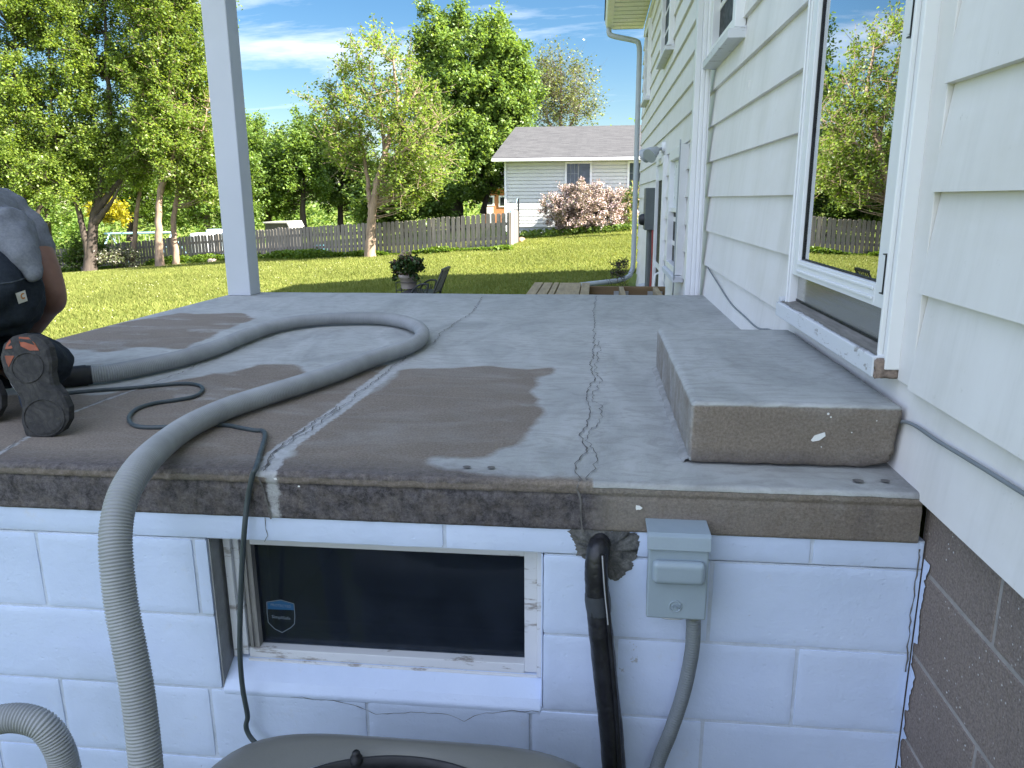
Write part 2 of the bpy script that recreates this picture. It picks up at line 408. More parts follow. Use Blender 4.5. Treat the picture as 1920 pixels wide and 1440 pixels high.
def clover():
    rg = np.random.default_rng(8); n = 520; x = rg.uniform(-18, 0, n); y = rg.uniform(9, 26, n)
    k = (fbm(x*.25, y*.25, 3) > .47) & ~((x > -2.8) & (y < 7.2)); x, y = x[k], y[k]; n = len(x); z = groundn(x, y)+.055; s = .011
    v = np.stack([np.stack([x-s, y, z], -1), np.stack([x, y-s, z+.004], -1), np.stack([x+s, y, z], -1), np.stack([x, y+s, z+.008], -1), np.stack([x, y, z+s], -1)], 1).reshape(-1, 3)
    b = np.arange(n)[:, None]*5
    f = np.concatenate([b+np.array([[0, 1, 4]]), b+np.array([[1, 2, 4]]), b+np.array([[2, 3, 4]]), b+np.array([[3, 0, 4]])])
    o = npmesh('clover_flowers', v, f, 3, plain('clover_white', (.5, .5, .34), .8, .2, 3))
    tag(o, 'tiny pale clover flowers scattered through the mown lawn', 'flowers', kind='stuff')
clover()

# ---------------------------------------------------------------- porch slab
SX0, SX1, SY0, SY1, TH = -2.44, .695, 1.585, 5.01, .115
def P2(l): return [tuple(onZ(x, y, 0.))[:2] for x, y in l]
crackR = P2([(1118,556),(1112,600),(1116,640),(1108,680),(1113,710),(1103,745),(1106,780),(1091,815),(1098,850),(1079,880),(1086,903)])
crackM = P2([(905,558),(880,590),(845,612),(806,645),(752,678),(690,725),(640,765),(600,792),(560,822),(520,850),(497,884)])
crackL = P2([(420,655),(340,700),(210,745),(130,775),(60,815),(0,850),(-120,915)])
brownA = P2([(752,691),(880,686),(1036,692),(1000,740),(1026,765),(1002,810),(985,834),(960,838),(930,852),(812,858),(800,870),(880,884),(960,893),(1060,912),(1060,960),(480,960),(500,880),(600,800)])
brownB = P2([(-300,742),(0,742),(200,738),(330,716),(400,704),(490,685),(540,683),(575,694),(600,704),(690,690),(738,681),(690,726),(600,792),(520,850),(500,884),(480,980),(-300,980)])
brownC = P2([(85,648),(110,634),(200,611),(330,588),(450,587),(482,597),(430,613),(385,638),(350,655),(250,652),(200,662),(120,655)])
smear = P2([(90,665),(160,656),(220,668),(320,664),(380,672),(300,690),(180,690),(100,690)])
def slab():
    nx = 420; xs = np.linspace(SX0, SX1, nx)
    r = .013
    prof = [(SY1, -TH), (SY1, -.06), (SY1, -r)] + [(SY1-r+r*math.cos(a), -r+r*math.sin(a)) for a in np.linspace(0, math.pi/2, 5)[1:]]
    prof += [(y, 0.) for y in np.linspace(SY1-r-.008, SY0+r+.006, 430)]
    prof += [(SY0+r-r*math.sin(a), -r+r*math.cos(a)) for a in np.linspace(0, math.pi/2, 7)]
    prof += [(SY0+.000, z) for z in (-.019, -.024)] + [(SY0+.004, z) for z in (-.028, -.033)] + [(SY0+.001, z) for z in np.linspace(-.038, -TH+.004, 16)] + [(SY0+.006, -TH), (SY0+.12, -TH)]
    pr = np.array(prof); ny = len(pr)
    X = np.repeat(xs[:, None], ny, 1); Y = np.repeat(pr[None, :, 0], nx, 0); Z = np.repeat(pr[None, :, 1], nx, 0)
    front = np.clip((SY0+.02-Y)/.02, 0, 1)*(Z > -TH-.001)
    rough = (fbm(X*34+Z*41, Z*34+Y*30, 5)-.5)
    lip = np.exp(-((Z+.014)/.016)**2)*front
    left = np.clip(.5-(X+.05)/.5, .35, 1)
    Y2 = Y + front*(rough*.007*left + lip*(fbm(X*60, Z*60+3, 3)-.5)*.012*left)
    Z2 = Z + np.where(Z > -.001, (fbm(X*1.2+4, Y*1.2, 3)-.5)*.006, 0)*np.clip((Y-SY0)/.3, 0, 1)*np.clip((SX1-X)/.3, 0, 1) + lip*(fbm(X*22+9, X*3, 4)-.55)*.006*left
    coat = np.ones_like(X)
    wx = X + (fbm(X*7, Y*7, 4)-.5)*.10; wy = Y + (fbm(X*7+31, Y*7+12, 4)-.5)*.12
    top = Z > -.012
    for pl in (brownA, brownB, brownC): coat[inpoly(wx, wy, pl) & top] = 0
    coat[inpoly(wx, wy, smear) & top] = .8
    # a few thin wipes of coat across the raw concrete
    wipe = (fbm(X*2.2+3, Y*9+7, 4) > .64) & top & (Y > 2.1); coat = np.where(wipe & (coat < .5), .42, coat)
    cb = coat.copy()
    for k in range(10):                                            # feathered edges
        cb[1:-1, 1:-1] = (cb[:-2, 1:-1]+cb[2:, 1:-1]+cb[1:-1, :-2]+cb[1:-1, 2:]+cb[1:-1, 1:-1])/5
    coat = cb; coat[~top] = 0
    edge = np.clip(1-(Y-SY0)/.05, 0, 1); coat = np.where(top & (X < -.0), coat*(1-edge*.9), coat)
    algae_dark = np.where(top, 0, np.where(X < -.02, .95, .95*np.clip(1-(X+.02)/.07, 0, 1)+.12))
    algae_dark = np.where(top, np.clip(1-(Y-SY0)/.13, 0, 1)*.8*(X < -.1)*np.clip((-X-.1)/.2, 0, 1), algae_dark)
    algae_dark = np.maximum(algae_dark, np.where(~top & (np.abs(X-.585) < .05), .35*np.clip(1-np.abs(X-.585)/.05, 0, 1), 0))
    algae_dark = np.where(~top & (Z > -.026), algae_dark*.25, algae_dark)
    algae_dark = np.where(top & (X > .55) & (Y < 1.9), np.clip((X-.6)/.1, 0, 1)*.55*np.clip((1.86-Y)/.2, 0, 1), algae_dark)
    dM = distpoly(X, Y, crackM); dR = distpoly(X, Y, crackR); dL = distpoly(X, Y, crackL)
    wM = np.where(Y < 2.95, .034+.026*fbm(Y*6, X*0+1, 3), .006)
    fill = np.clip(1.15-dM/wM, 0, 1)*np.where(Y < 2.95, 1, .35)
    fill = np.maximum(fill, np.clip(1-dR/.028, 0, 1)*.42); fill = np.maximum(fill, np.clip(1.1-dL/.02, 0, 1)*.62)
    fx = crackM[-1][0]
    fill = np.where(~top, np.clip(1.3-np.abs(X-fx-.018)/.026, 0, 1)*.62, fill)
    o = npmesh('porch_slab', np.stack([X, Y2, Z2], -1).reshape(-1, 3), gridfaces(nx, ny)[:, ::-1], 4, M_conc, smooth=True)
    for k, v in (('coat', coat), ('algae_dark', algae_dark), ('fill', fill)): setattr_f(o.data, k, v.ravel())
    # left edge and back closed
    return tag(o, 'weathered concrete porch slab with patchy grey skim coat and cracks', 'porch slab')
S_ = slab()
mb = MB(); mb.box((SX0-.002, SY0+.01, -TH), (SX0+.02, SY1-.004, -.006)); mb.build('slab_edge', M_raw, S_)
def ribbon(mb, pts, w, z, jit, seed, plane='z', taper=False):
    rg = random.Random(seed); P = [Vector((p[0], p[1], z)) if len(p) == 2 else Vector(p) for p in pts]; D = []
    for a, b in zip(P, P[1:]):
        n = max(2, int((b-a).length/.014))
        for i in range(n): D.append(a.lerp(b, i/n))
    D.append(P[-1]); off = 0; vs = []
    for i, p in enumerate(D):
        off = off*.75 + rg.uniform(-jit, jit)
        d = (D[min(i+1, len(D)-1)]-D[max(i-1, 0)]).normalized()
        up = Vector((0, 0, 1)) if plane == 'z' else Vector((0, -1, 0)); s = d.cross(up).normalized()
        ww = w*rg.uniform(.35, 1.5); vs += [p+s*(off-ww/2), p+s*(off+ww/2)]
    mb.add(vs, [(2*i, 2*i+1, 2*i+3, 2*i+2) for i in range(len(D)-1)])
c = MB(); ribbon(c, crackR, .0028, .0036, .005, 1); ribbon(c, [(p[0]+.02+.012*math.sin(i*2.), p[1]) for i, p in enumerate(crackR[2:])], .0020, .0036, .008, 2)
fy = SY0-.0045; ribbon(c, [(crackR[-1][0], SY0+.012, .003), (crackR[-1][0]-.006, fy, -.012), (crackR[-1][0]+.004, fy, -.06), (crackR[-1][0]+.012, fy, -TH)], .0045, 0, .003, 3, 'y')
c.build('crack', M_crack, S_, fix=False)
c = MB(); ribbon(c, crackM, .0030, .0037, .007, 5); ribbon(c, [(p[0]-.012, p[1]+.01) for p in crackM[6:]], .0035, .0037, .006, 6)
ribbon(c, [(crackM[-1][0]-.006, SY0+.012, .003), (crackM[-1][0]-.012, fy, -.014), (crackM[-1][0]-.006, fy, -.07), (crackM[-1][0]+.006, fy, -TH)], .0045, 0, .003, 7, 'y')
c.build('crack', M_crack, S_, fix=False)
c = MB(); ribbon(c, crackL, .003, .0037, .006, 9); c.build('crack', M_crack, S_, fix=False)
# old anchor holes and paint spots
c = MB()
for x, y, r in ((875,875,.0085),(921,876,.0085),(1609,901,.011),(1660,901,.009)):
    c = MB(); p = onZ(x, y, .0042); c.add([p+Vector((math.cos(a)*r*1.1, math.sin(a)*r, 0)) for a in np.linspace(0, 2*math.pi, 15)[:-1]], [tuple(range(14))]); c.build('anchor_hole', M_crack, S_, fix=False)
c = MB()
for x, y, r in ((1197,952,.008),(1742,951,.005),(516,898,.004),(560,912,.003)):
    c = MB(); p = onY(x, y, fy-.001); rg = random.Random(x)
    c.add([p+Vector((math.cos(a)*r*rg.uniform(.5, 1.2), 0, math.sin(a)*r*rg.uniform(.5, 1))) for a in np.linspace(0, 2*math.pi, 12)[:-1]], [tuple(range(11))]); c.build('paint_drip', M_white, S_, fix=False)

# ---------------------------------------------------------------- concrete step in front of the door
def rough_block(a, b, res, rad, amp, freq=30, erode=None):
    a = np.array(a, float); b = np.array(b, float); V, F = [], []; off = 0
    for ax in range(3):
        u, v = [i for i in range(3) if i != ax]
        nu = max(3, int((b[u]-a[u])/res)+1); nv = max(3, int((b[v]-a[v])/res)+1)
        for side in (0, 1):
            U, W = np.meshgrid(np.linspace(a[u], b[u], nu), np.linspace(a[v], b[v], nv), indexing='ij')
            p = np.zeros((nu, nv, 3)); p[..., u] = U; p[..., v] = W; p[..., ax] = (a, b)[side][ax]
            f = gridfaces(nu, nv) + off; flip = (ax == 1) ^ (side == 0)
            F.append(f[:, ::-1] if flip else f); V.append(p.reshape(-1, 3)); off += nu*nv
    V = np.concatenate(V); F = np.concatenate(F)
    c = np.clip(V, a+rad, b-rad); d = V-c; l = np.linalg.norm(d, axis=1, keepdims=True); nrm = d/np.maximum(l, 1e-9)
    n1 = fbm(V[:, 0]*freq+V[:, 2]*freq*1.3, V[:, 1]*freq+V[:, 2]*freq*.8, 5)-.5
    edge = (np.abs(d) > rad*.6).sum(1) > 1
    disp = amp*n1*(1+2.2*edge) - edge*amp*.6
    V2 = c + nrm*(rad+disp)[:, None]
    if erode is not None: V2 = erode(V2)
    return V2, F
def step_():
    def er(V):
        t = np.clip((V[:, 0]-.62)/.07, 0, 1)*np.clip(1-V[:, 2]/.13, 0, 1)
        V = V.copy(); V[:, 0] -= t*.018*(fbm(V[:, 2]*40, V[:, 1]*9, 3)+.3); V[:, 2] += np.where(V[:, 2] < .03, t*.012 + .003, 0)
        return V
    V, F = rough_block((.224, 1.727, .001), (.691, 2.77, .151), .011, .009, .0028, 40, er)
    o = npmesh('concrete_step', V, F, 4, M_conc, smooth=True)
    top = V[:, 2] > .143
    setattr_f(o.data, 'coat', np.where(top, 1.0, np.where(V[:, 0] < .232, .44, 0.)))
    fr = V[:, 1] < 1.74
    setattr_f(o.data, 'algae_dark', np.where(fr & (V[:, 2] < .045), .42*np.clip((.045-V[:, 2])/.015, 0, 1)*(.4+fbm(V[:, 0]*9, V[:, 2]*9)), 0))  # darker band along the undercut front foot
    setattr_f(o.data, 'fill', np.where((V[:, 0] < .235) & (V[:, 2] < .016), .5, 0))
    bm = bmesh.new(); bm.from_mesh(o.data); bmesh.ops.remove_doubles(bm, verts=bm.verts, dist=.0004); bm.to_mesh(o.data); bm.free()
    tag(o, 'low rectangular concrete step on the slab below the glass door', 'step')
    c = MB(); q = [(1521,826),(1528,817),(1547,811),(1548,818),(1536,826),(1524,828)]
    c.prism([onY(x, y, 1.7235) for x, y in q], (0, .003, 0))
    c.build('paint_spot', M_white, o)
    for x, y, r in ((1553,776,.003),(1558,782,.002),(1540,838,.0015),(1644,789,.0014),(1597,811,.0016)):
        c = MB(); p = onY(x, y, 1.7238); c.add([p+Vector((math.cos(a)*r, 0, math.sin(a)*r)) for a in np.linspace(0, 6.28, 8)[:-1]], [tuple(range(7))]); c.build('paint_spot', M_white, o)
    # ragged bead of grout along the left foot of the step
    rg = np.random.default_rng(4); n = 90; yy = np.linspace(1.74, 2.765, n); vs = []
    for i, y in enumerate(yy):
        w = .003+.012*float(fbm(np.array([y*14]), np.array([2.]), 3)[0]); h = .005+.010*float(fbm(np.array([y*11]), np.array([7.]), 3)[0])
        vs += [(.228, y, h), (.219-w*.3, y, h*.6), (.219-w, y, .0005)]
    g = MB(); g.add(vs, [(3*i+k, 3*i+k+1, 3*i+k+4, 3*i+k+3) for i in range(n-1) for k in (0, 1)], 0, True)
    g.build('grout_bead', plain('grout', (.27, .27, .26), .9, .25, 25, .5, 90), o)
step_()

# ---------------------------------------------------------------- porch posts and roof
mb = MB(); mb.box((-2.42, 4.80, .0), (-2.262, 4.955, 2.50)); o = mb.build('porch_post', plain('shaded_white_vinyl', (.47, .50, .55), .42, .03, 3), bev=.006)  # white vinyl darkened to stand in for the shade of a full roof
tag(o, 'smooth white square post at the far left corner of the slab', 'post')
mb = MB(); x0, x1, y0, y1 = .572, .668, 5.018, 5.10
out_ = [(x0, y0), (x0+.03, y0), (x0+.036, y0+.006), (x0+.042, y0), (x0+.058, y0), (x0+.064, y0+.006), (x0+.070, y0), (x0+.083, y0), (x0+.088, y0+.006), (x1, y0+.006), (x1, y1), (x0, y1)]
mb.prism([(a, b, -.35) for a, b in out_], (0, 0, 2.83)); o = mb.build('fluted_post', M_vinyl, bev=.002)
tag(o, 'white fluted post standing against the siding at the far right end of the slab', 'post')
mb = MB(); mb.box((-2.42, 4.80, 2.502), (.66, 4.955, 2.72)); r_ = mb.build('porch_beam', M_vinyl, bev=.006)
mb = MB(); mb.box((-2.62, 4.05, 2.722), (.66, 5.2, 2.82)); tag(mb.build('porch_roof_strip', M_alu, bev=.008), 'unseen flat white porch roof strip on the beam, sized to shade the post', 'roof')  # unseen porch roof, cut to the strip that keeps sun off the post
tag(r_, 'white porch beam resting on the square post above the far slab edge', 'beam')

# ---------------------------------------------------------------- painted block wall under the slab
WY = 1.591; WX0, WX1 = SX0+.02, .712
WIN = (-.915, -.108, -.585, -.178)
COURSES = [(-.115, -.178), (-.178, -.382), (-.382, -.587), (-.587, -.791), (-.791, -.995), (-.995, -1.2), (-1.2, -1.42)]
def block_row(mb, z1, z0, joints, a, b, yf, depth, j=.006, win=None, seed=0):
    rg = random.Random(seed); js = [a-j/2] + sorted(q for q in joints if a+.03 < q < b-.03) + [b+j/2]
    for p, q in zip(js, js[1:]):
        spans = [(p+j/2, q-j/2)]
        if win and z0 < win[3]-.01 and z1 > win[2]+.01:
            new = []
            for s, t in spans:
                if t <= win[0] or s >= win[1]: new.append((s, t)); continue
                if s < win[0]-.02: new.append((s, win[0]))
                if t > win[1]+.02: new.append((win[1], t))
            spans = new
        for s, t in spans:
            e = rg.uniform(-.0012, .0012)
            V, F = rough_block((s, yf+e, z0+j/2), (t, yf+depth, z1-j/2), .011, .0040, .0009, 20); BV.append(V); BF.append(F+BN[0]); BN[0] += len(V)
bw = MB(); mo = MB(); BV, BF, BN = [], [], [0]
for i, (z1, z0) in enumerate(COURSES):
    if i == 0: jt = [.48-.815*k for k in range(5)]
    else: jt = [(.27 if i % 2 else .47)-.4065*k for k in range(9)]
    block_row(bw, z1+(.004 if i == 0 else 0), z0, jt, WX0, WX1, WY, .05, win=WIN, seed=i)
for a, b in (((WX0, -.112), (WX1, WIN[3]+.002)), ((WX0, WIN[3]), (WIN[0]-.004, WIN[2])), ((WIN[1]+.004, WIN[3]), (WX1, WIN[2])), ((WX0, WIN[2]), (WX1, -1.42))):
    mo.box((a[0], WY+.0034, min(a[1], b[1])), (b[0], WY+.09, max(a[1], b[1])))
wall = mo.build('block_wall', M_mortar)
tag(wall, 'white painted concrete block wall carrying the front of the slab', 'wall')
o = npmesh('block_face', np.concatenate(BV), np.concatenate(BF), 4, M_block, wall, smooth=True)
mb = MB()                                                        # the porch's hidden left side and back
for z1, z0 in COURSES: mb.box((SX0+.02, WY+.055, z0+.004), (SX0+.10, SY1-.03, z1-.004))
mb.box((SX0+.11, SY1-.15, -1.6), (.6, SY1-.06, -.12))
mb.build('side_wall', M_block, wall)
# sloped concrete sill of the basement window, reveals
mb = MB(); x0, x1 = WIN[0]+.003, WIN[1]-.003
mb.prism([(x0, 1.69, -.60), (x0, 1.5905, -.60), (x0, 1.5895, -.586), (x0, 1.604, -.566), (x0, 1.655, -.535), (x0, 1.69, -.528)], (x1-x0, 0, 0))
mb.build('window_sill', M_block, wall, bev=.004)
mb = MB()
mb.box((WIN[0]+.0008, WY+.006, WIN[2]+.002), (WIN[0]+.004, 1.70, WIN[3]-.002)); mb.build('window_reveal', plain('bare_grey_block', (.30, .31, .32), .85, .25, 14, .4, 70), wall)
mb = MB(); mb.box((WIN[1]-.004, WY+.006, WIN[2]+.002), (WIN[1]-.0008, 1.70, WIN[3]-.002)); mb.build('window_reveal', M_block, wall)
def peeling():
    M = Mat('peeling_white_wood', .6, .3); n = M.noise(13, 8, .75, M.mapping((.5, 1, 3)))
    c = M.mix(M.ramp(n, [(.57, 0.), (.63, .9)]), (.62, .64, .67), (.27, .25, .235)); M.col(c); M.bump(n, .3, .004); return M.m
M_peel = peeling()
wf = MB(); gx0, gx1, gz0, gz1 = -.842, -.157, -.508, -.221
wf.box((WIN[0]+.014, 1.640, WIN[2]+.06), (WIN[0]+.032, 1.70, WIN[3])); wf.box((WIN[0]+.032, 1.652, WIN[2]+.06), (WIN[0]+.047, 1.70, WIN[3]))
wj = MB(); wj.box((WIN[0]+.0475, 1.664, gz0), (gx0, 1.70, WIN[3]-.019)); wj.box((WIN[0]+.052, 1.658, gz0), (WIN[0]+.060, 1.6638, WIN[3]-.019))
wf.box((gx1, 1.656, gz0-.022), (WIN[1]-.018, 1.70, WIN[3])); wf.box((WIN[1]-.018, 1.644, gz0-.028), (WIN[1], 1.70, WIN[3]))
wf.box((gx0, 1.660, gz1), (gx1, 1.70, WIN[3]-.001)); wf.box((WIN[0]+.04, 1.650, WIN[3]-.018), (gx1+.02, 1.70, WIN[3]-.002))
wf.box((WIN[0]+.047, 1.656, gz0-.026), (gx1, 1.70, gz0)); wf.box((WIN[0]+.047, 1.648, gz0-.04), (WIN[1]-.018, 1.70, gz0-.027))
fr = wf.build('window_frame', M_peel, wall, bev=.002); wj.build('window_jamb', plain('grey_weathered_jamb', (.24, .235, .225), .75, .35, 16, .3, 60, sc=(3, 1, .4)), wall)
def glassmat(name, refl=.25, tint=(.10, .13, .17), rough=.01, fk=1.55, navy_film=None):
    M = Mat(name); M.N.remove(M.b); o = M.N['Material Output']
    t = M.N.new('ShaderNodeBsdfTransparent'); t.inputs[0].default_value = (*tint, 1)
    g = M.N.new('ShaderNodeBsdfGlossy'); g.inputs['Roughness'].default_value = rough; g.inputs['Color'].default_value = (.95, .97, 1, 1)
    f = M.N.new('ShaderNodeFresnel'); f.inputs['IOR'].default_value = 1.52
    k = M.math('ADD', M.math('MULTIPLY', f.outputs[0], fk), refl, True)
    x = M.N.new('ShaderNodeMixShader'); M.lk(k, x.inputs[0]); M.lk(t.outputs[0], x.inputs[1]); M.lk(g.outputs[0], x.inputs[2])
    if navy_film:
        d = M.N.new('ShaderNodeBsdfDiffuse'); d.inputs[0].default_value = (*navy_film, 1); y = M.N.new('ShaderNodeMixShader')  # dark navy film added over the glass to cover its green reflection
        M.lk(M.ramp(M.noise(5, 7, .7), [(.3, .2), (.7, .7)]), y.inputs[0]); M.lk(x.outputs[0], y.inputs[1]); M.lk(d.outputs[0], y.inputs[2]); x = y
    M.lk(x.outputs[0], o.inputs[0])
    return M.m
M_glass = glassmat('window_glass', .0, (.55, .6, .66)); M_navyfilm = glassmat('navy_film_glass', .02, (.5, .58, .68), .06, .42, (.026, .034, .048))
mb = MB(); mb.box((gx0, 1.684, gz0), (gx1, 1.688, gz1)); pane = mb.build('window_pane', M_navyfilm, wall)
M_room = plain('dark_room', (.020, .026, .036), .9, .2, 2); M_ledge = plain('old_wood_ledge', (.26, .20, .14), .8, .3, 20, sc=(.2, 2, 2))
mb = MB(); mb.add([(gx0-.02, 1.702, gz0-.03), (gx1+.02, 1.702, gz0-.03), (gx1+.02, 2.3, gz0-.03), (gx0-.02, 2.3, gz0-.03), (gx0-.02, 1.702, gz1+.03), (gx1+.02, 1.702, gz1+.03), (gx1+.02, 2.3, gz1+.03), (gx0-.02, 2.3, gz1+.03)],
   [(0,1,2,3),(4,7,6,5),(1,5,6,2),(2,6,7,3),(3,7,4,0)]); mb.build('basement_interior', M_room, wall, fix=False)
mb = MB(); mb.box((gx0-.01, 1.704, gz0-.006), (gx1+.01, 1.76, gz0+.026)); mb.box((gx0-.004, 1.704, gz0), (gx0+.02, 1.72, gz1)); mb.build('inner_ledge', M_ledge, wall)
# shield shaped sticker on the pane
def text(name, s, size, loc, rot, mat, parent, ext=.0004, shear=0., bold=0.):
    cu = bpy.data.curves.new(name, 'FONT'); cu.body = s; cu.size = size; cu.align_x = 'CENTER'; cu.align_y = 'CENTER'; cu.extrude = ext; cu.shear = shear; cu.offset = bold
    o = bpy.data.objects.new('tmp', cu); COL.objects.link(o); o.location = loc; o.rotation_euler = rot
    bpy.context.view_layer.update()
    me = bpy.data.meshes.new_from_object(o.evaluated_get(bpy.context.evaluated_depsgraph_get())); me.transform(o.matrix_world); me.name = name
    bpy.data.objects.remove(o); me.materials.clear(); return link(name, me, mat, parent)
M_blue = plain('blue_print', (.012, .085, .20), .5, .1, 9); M_ink = plain('pale_print', (.17, .21, .25), .5, .1, 9)
gy = 1.6836; sh = [onY(x, y, gy) for x, y in ((500,1129),(526,1125),(551,1132),(553,1155),(552,1170),(545,1177),(529,1186),(515,1179),(503,1167),(501,1150))]
mb = MB(); ctr = sum(sh, Vector())/len(sh)
for a, b in zip(sh, sh[1:]+sh[:1]): mb.bar(a, b, .0006, .0016, (0, 0, 1) if abs((b-a).z) < abs((b-a).x) else (1, 0, 0))
st = mb.build('sticker', M_ink, wall)
mb = MB(); mb.prism([sh[0].lerp(ctr, .04), sh[1].lerp(ctr, .04), sh[2].lerp(ctr, .04), onY(551, 1144, gy), onY(502, 1142, gy)], (0, .0002, 0)); mb.build('blue_band', M_blue, st)
text('sticker_lettering', 'PROTECTED', .0098, onY(526.5, 1136, gy-.0004), (R(90), R(3), 0), M_ink, st, .0001)
text('sticker_lettering', 'SimpliSafe', .0125, onY(527, 1158, gy-.0004), (R(90), R(3), 0), M_ink, st, .0001)
# bare mortar smear where the pipe leaves the wall
def blob_patch(name, pts, y, mat, parent, seed):
    rg = random.Random(seed); P = [onY(a, b, y) for a, b in pts]; D = []
    for a, b in zip(P, P[1:]+P[:1]):
        n = max(2, int((b-a).length/.004))
        for i in range(n): D.append(a.lerp(b, i/n) + Vector((rg.uniform(-1, 1), 0, rg.uniform(-1, 1)))*.0028)
    mb = MB(); c = sum(D, Vector())/len(D) + Vector((0, -.004, 0))
    mid = [d.lerp(c, .25)+Vector((0, -.003+rg.uniform(-.001, .001), 0)) for d in D]; n = len(D)
    mb.add(D+mid+[c], [(i, (i+1) % n, n+(i+1) % n, n+i) for i in range(n)] + [(n+i, n+(i+1) % n, 2*n) for i in range(n)], 0, True)
    return mb.build(name, mat, parent)
def smear_mat():
    M = Mat('dark_mortar', .9, .15); c = M.ramp(M.noise(26, 7, .75), [(.32, (.035, .04, .045)), (.55, (.15, .15, .145)), (.7, (.30, .30, .29))]); M.col(c); M.bump(M.noise(70, 6, .75), .7, .008); return M.m
blob_patch('mortar_patch', [(1064,994),(1090,990),(1130,994),(1170,996),(1196,1000),(1199,1020),(1194,1045),(1186,1052),(1190,1062),(1176,1072),(1165,1085),(1150,1090),(1135,1078),(1110,1078),(1098,1068),(1100,1050),(1082,1040),(1078,1020)], WY-.001, smear_mat(), wall, 4)

# flaked paint and hairline cracks on the blocks
mb = MB()
ribbon(mb, [onY(x, y, WY-.0022) for x, y in ((496,970),(497,990),(500,1004),(497,1016))], .0016, 0, .002, 3, 'y')
ribbon(mb, [onY(x, y, WY-.0022) for x, y in ((545,1308),(600,1312),(650,1318),(690,1330),(705,1338),(770,1332),(850,1342),(870,1352),(900,1338),(960,1335),(1010,1334))], .0013, 0, .003, 4, 'y')
ribbon(mb, [onY(x, y, WY-.0022) for x, y in ((1726,1030),(1722,1045),(1715,1090),(1712,1130),(1704,1200),(1700,1260))], .003, 0, .003, 6, 'y')
mb.build('hairline_crack', M_crack, wall, fix=False)

# ---------------------------------------------------------------- disconnect box with flexible conduit
M_box = plain('blue_grey_enamel', (.27, .335, .39), .42, .04, 14, .05, 90)
bx = empty('disconnect_box', (.185, WY, -.176), 'grey metal electrical disconnect box with raised cover below the slab', 'electrical box')
mb = MB(); mb.box((.126, 1.517, -.270), (.243, WY-.004, -.086)); mb.build('back_box', M_box, bx, bev=.003)
mb = MB(); mb.box((.1215, 1.503, -.274), (.2475, 1.5165, -.112)); lid = mb.build('cover', M_box, bx, bev=.004)
mb = MB(); mb.prism([(.1185, 1.5, -.113), (.1185, 1.496, -.111), (.1185, 1.502, -.083), (.1185, 1.512, -.078), (.1185, 1.586, -.078), (.1185, 1.586, -.084), (.1185, 1.516, -.084)], (.132, 0, 0)); mb.build('rain_hood', M_box, bx, bev=.0015)
V, F = rough_block((.130, 1.484, -.186), (.240, 1.508, -.134), .003, .0118, 0, 10)
npmesh('raised_panel', V, F, 4, M_box, bx, smooth=True)
mb = MB(); lc = Vector((.1825, 1.5022, -.243)); mb.tube([lc+Vector((math.cos(a)*.0125, 0, math.sin(a)*.0125)) for a in np.linspace(0, 2*math.pi, 33)], .0016, 6, cap=False); em = mb.build('round_emblem', M_box, bx)
text('emblem_lettering', 'GE', .0165, lc, (R(90), 0, 0), M_box, em, .002, .45)
mb = MB(); mb.tube([Vector((.178+math.cos(a)*.022, 1.512+math.sin(a)*.006, -.2755)) for a in np.linspace(0, 2*math.pi, 25)], .002, 6, cap=False); mb.build('knockout_ring', M_galv, bx)
def ribbed(mb, pts, r, pitch, depth, n=16, sub=4):
    "corrugated tube"
    P = resample(pts, pitch/sub); k = np.arange(len(P)) % sub
    rs = r - depth*np.where(k == 0, 1., np.where(k == sub//2, 0, .18)); mb.tube(P, rs, n)
cp = catmull([Vector((.226, 1.540, -.270)), onY(1300, 1185, 1.54), onY(1296, 1230, 1.54), onY(1281, 1300, 1.54), onY(1258, 1370, 1.535), onY(1230, 1445, 1.53), Vector((.13, 1.45, -.80)), Vector((.08, 1.34, -.86)), Vector((.04, 1.27, -.87))], 24)
mb = MB(); ribbed(mb, cp, .0165, .0062, .0016, 14); mb.build('flexible_conduit', plain('grey_conduit', (.17, .195, .21), .5, .12, 9), bx)
mb = MB(); mb.lathe([(.012, -.268), (.021, -.268), (.021, -.286), (.018, -.29), (.012, -.29)], (.226, 1.540, 0), 8); mb.build('conduit_fitting', M_galv, bx)

# ---------------------------------------------------------------- insulated refrigerant line
rl = empty('refrigerant_line', (.02, WY, -.115), 'black foam wrapped pipe running down the white wall from the dark mortar patch', 'pipe')
q = lambda x, y, Y=1.545: onY(x, y, Y)
path = catmull([Vector((.030, 1.64, -.112)), q(1124, 1022, 1.585), q(1121, 1034, 1.553), q(1118, 1062), q(1119, 1100), q(1122, 1145), q(1128, 1200), q(1137, 1290), q(1146, 1370), q(1152, 1445), Vector((.085, 1.51, -.80)), Vector((.085, 1.42, -.95)), Vector((.03, 1.30, -1.0))], 14)
rs = [.0225+.0025*float(fbm(np.array([i*.35]), np.array([1.]), 3)[0])+.004*min(1, i/90) for i in range(len(path))]
foam = plain('black_foam_wrap', (.014, .015, .019), .38, .4, 30, .5, 60, spec=.5)
mb = MB(); mb.tube(path, rs, 18); mb.build('foam_sleeve', foam, rl)
mb = MB(); a = path[70//1*1-10]; tb = [q(1119.5, 1112), q(1120.5, 1124), q(1122, 1138), q(1123, 1148)]
mb.tube(tb, [.0275, .029, .0285, .027], 16); mb.build('tape_band', plain('black_tape', (.045, .052, .062), .5, .2, 20), rl)
sp = catmull([q(1131, 1040, 1.522), q(1133, 1070, 1.517), q(1136, 1110, 1.515), q(1141, 1160, 1.516), q(1148, 1240, 1.517), q(1156, 1330, 1.517), q(1163, 1445, 1.517)], 8)
mb = MB(); mb.tube(sp, .0055, 8); mb.build('thin_copper_tube', foam, rl)
sp2 = [p+Vector((-.002, -.0062, 0)) for p in sp]
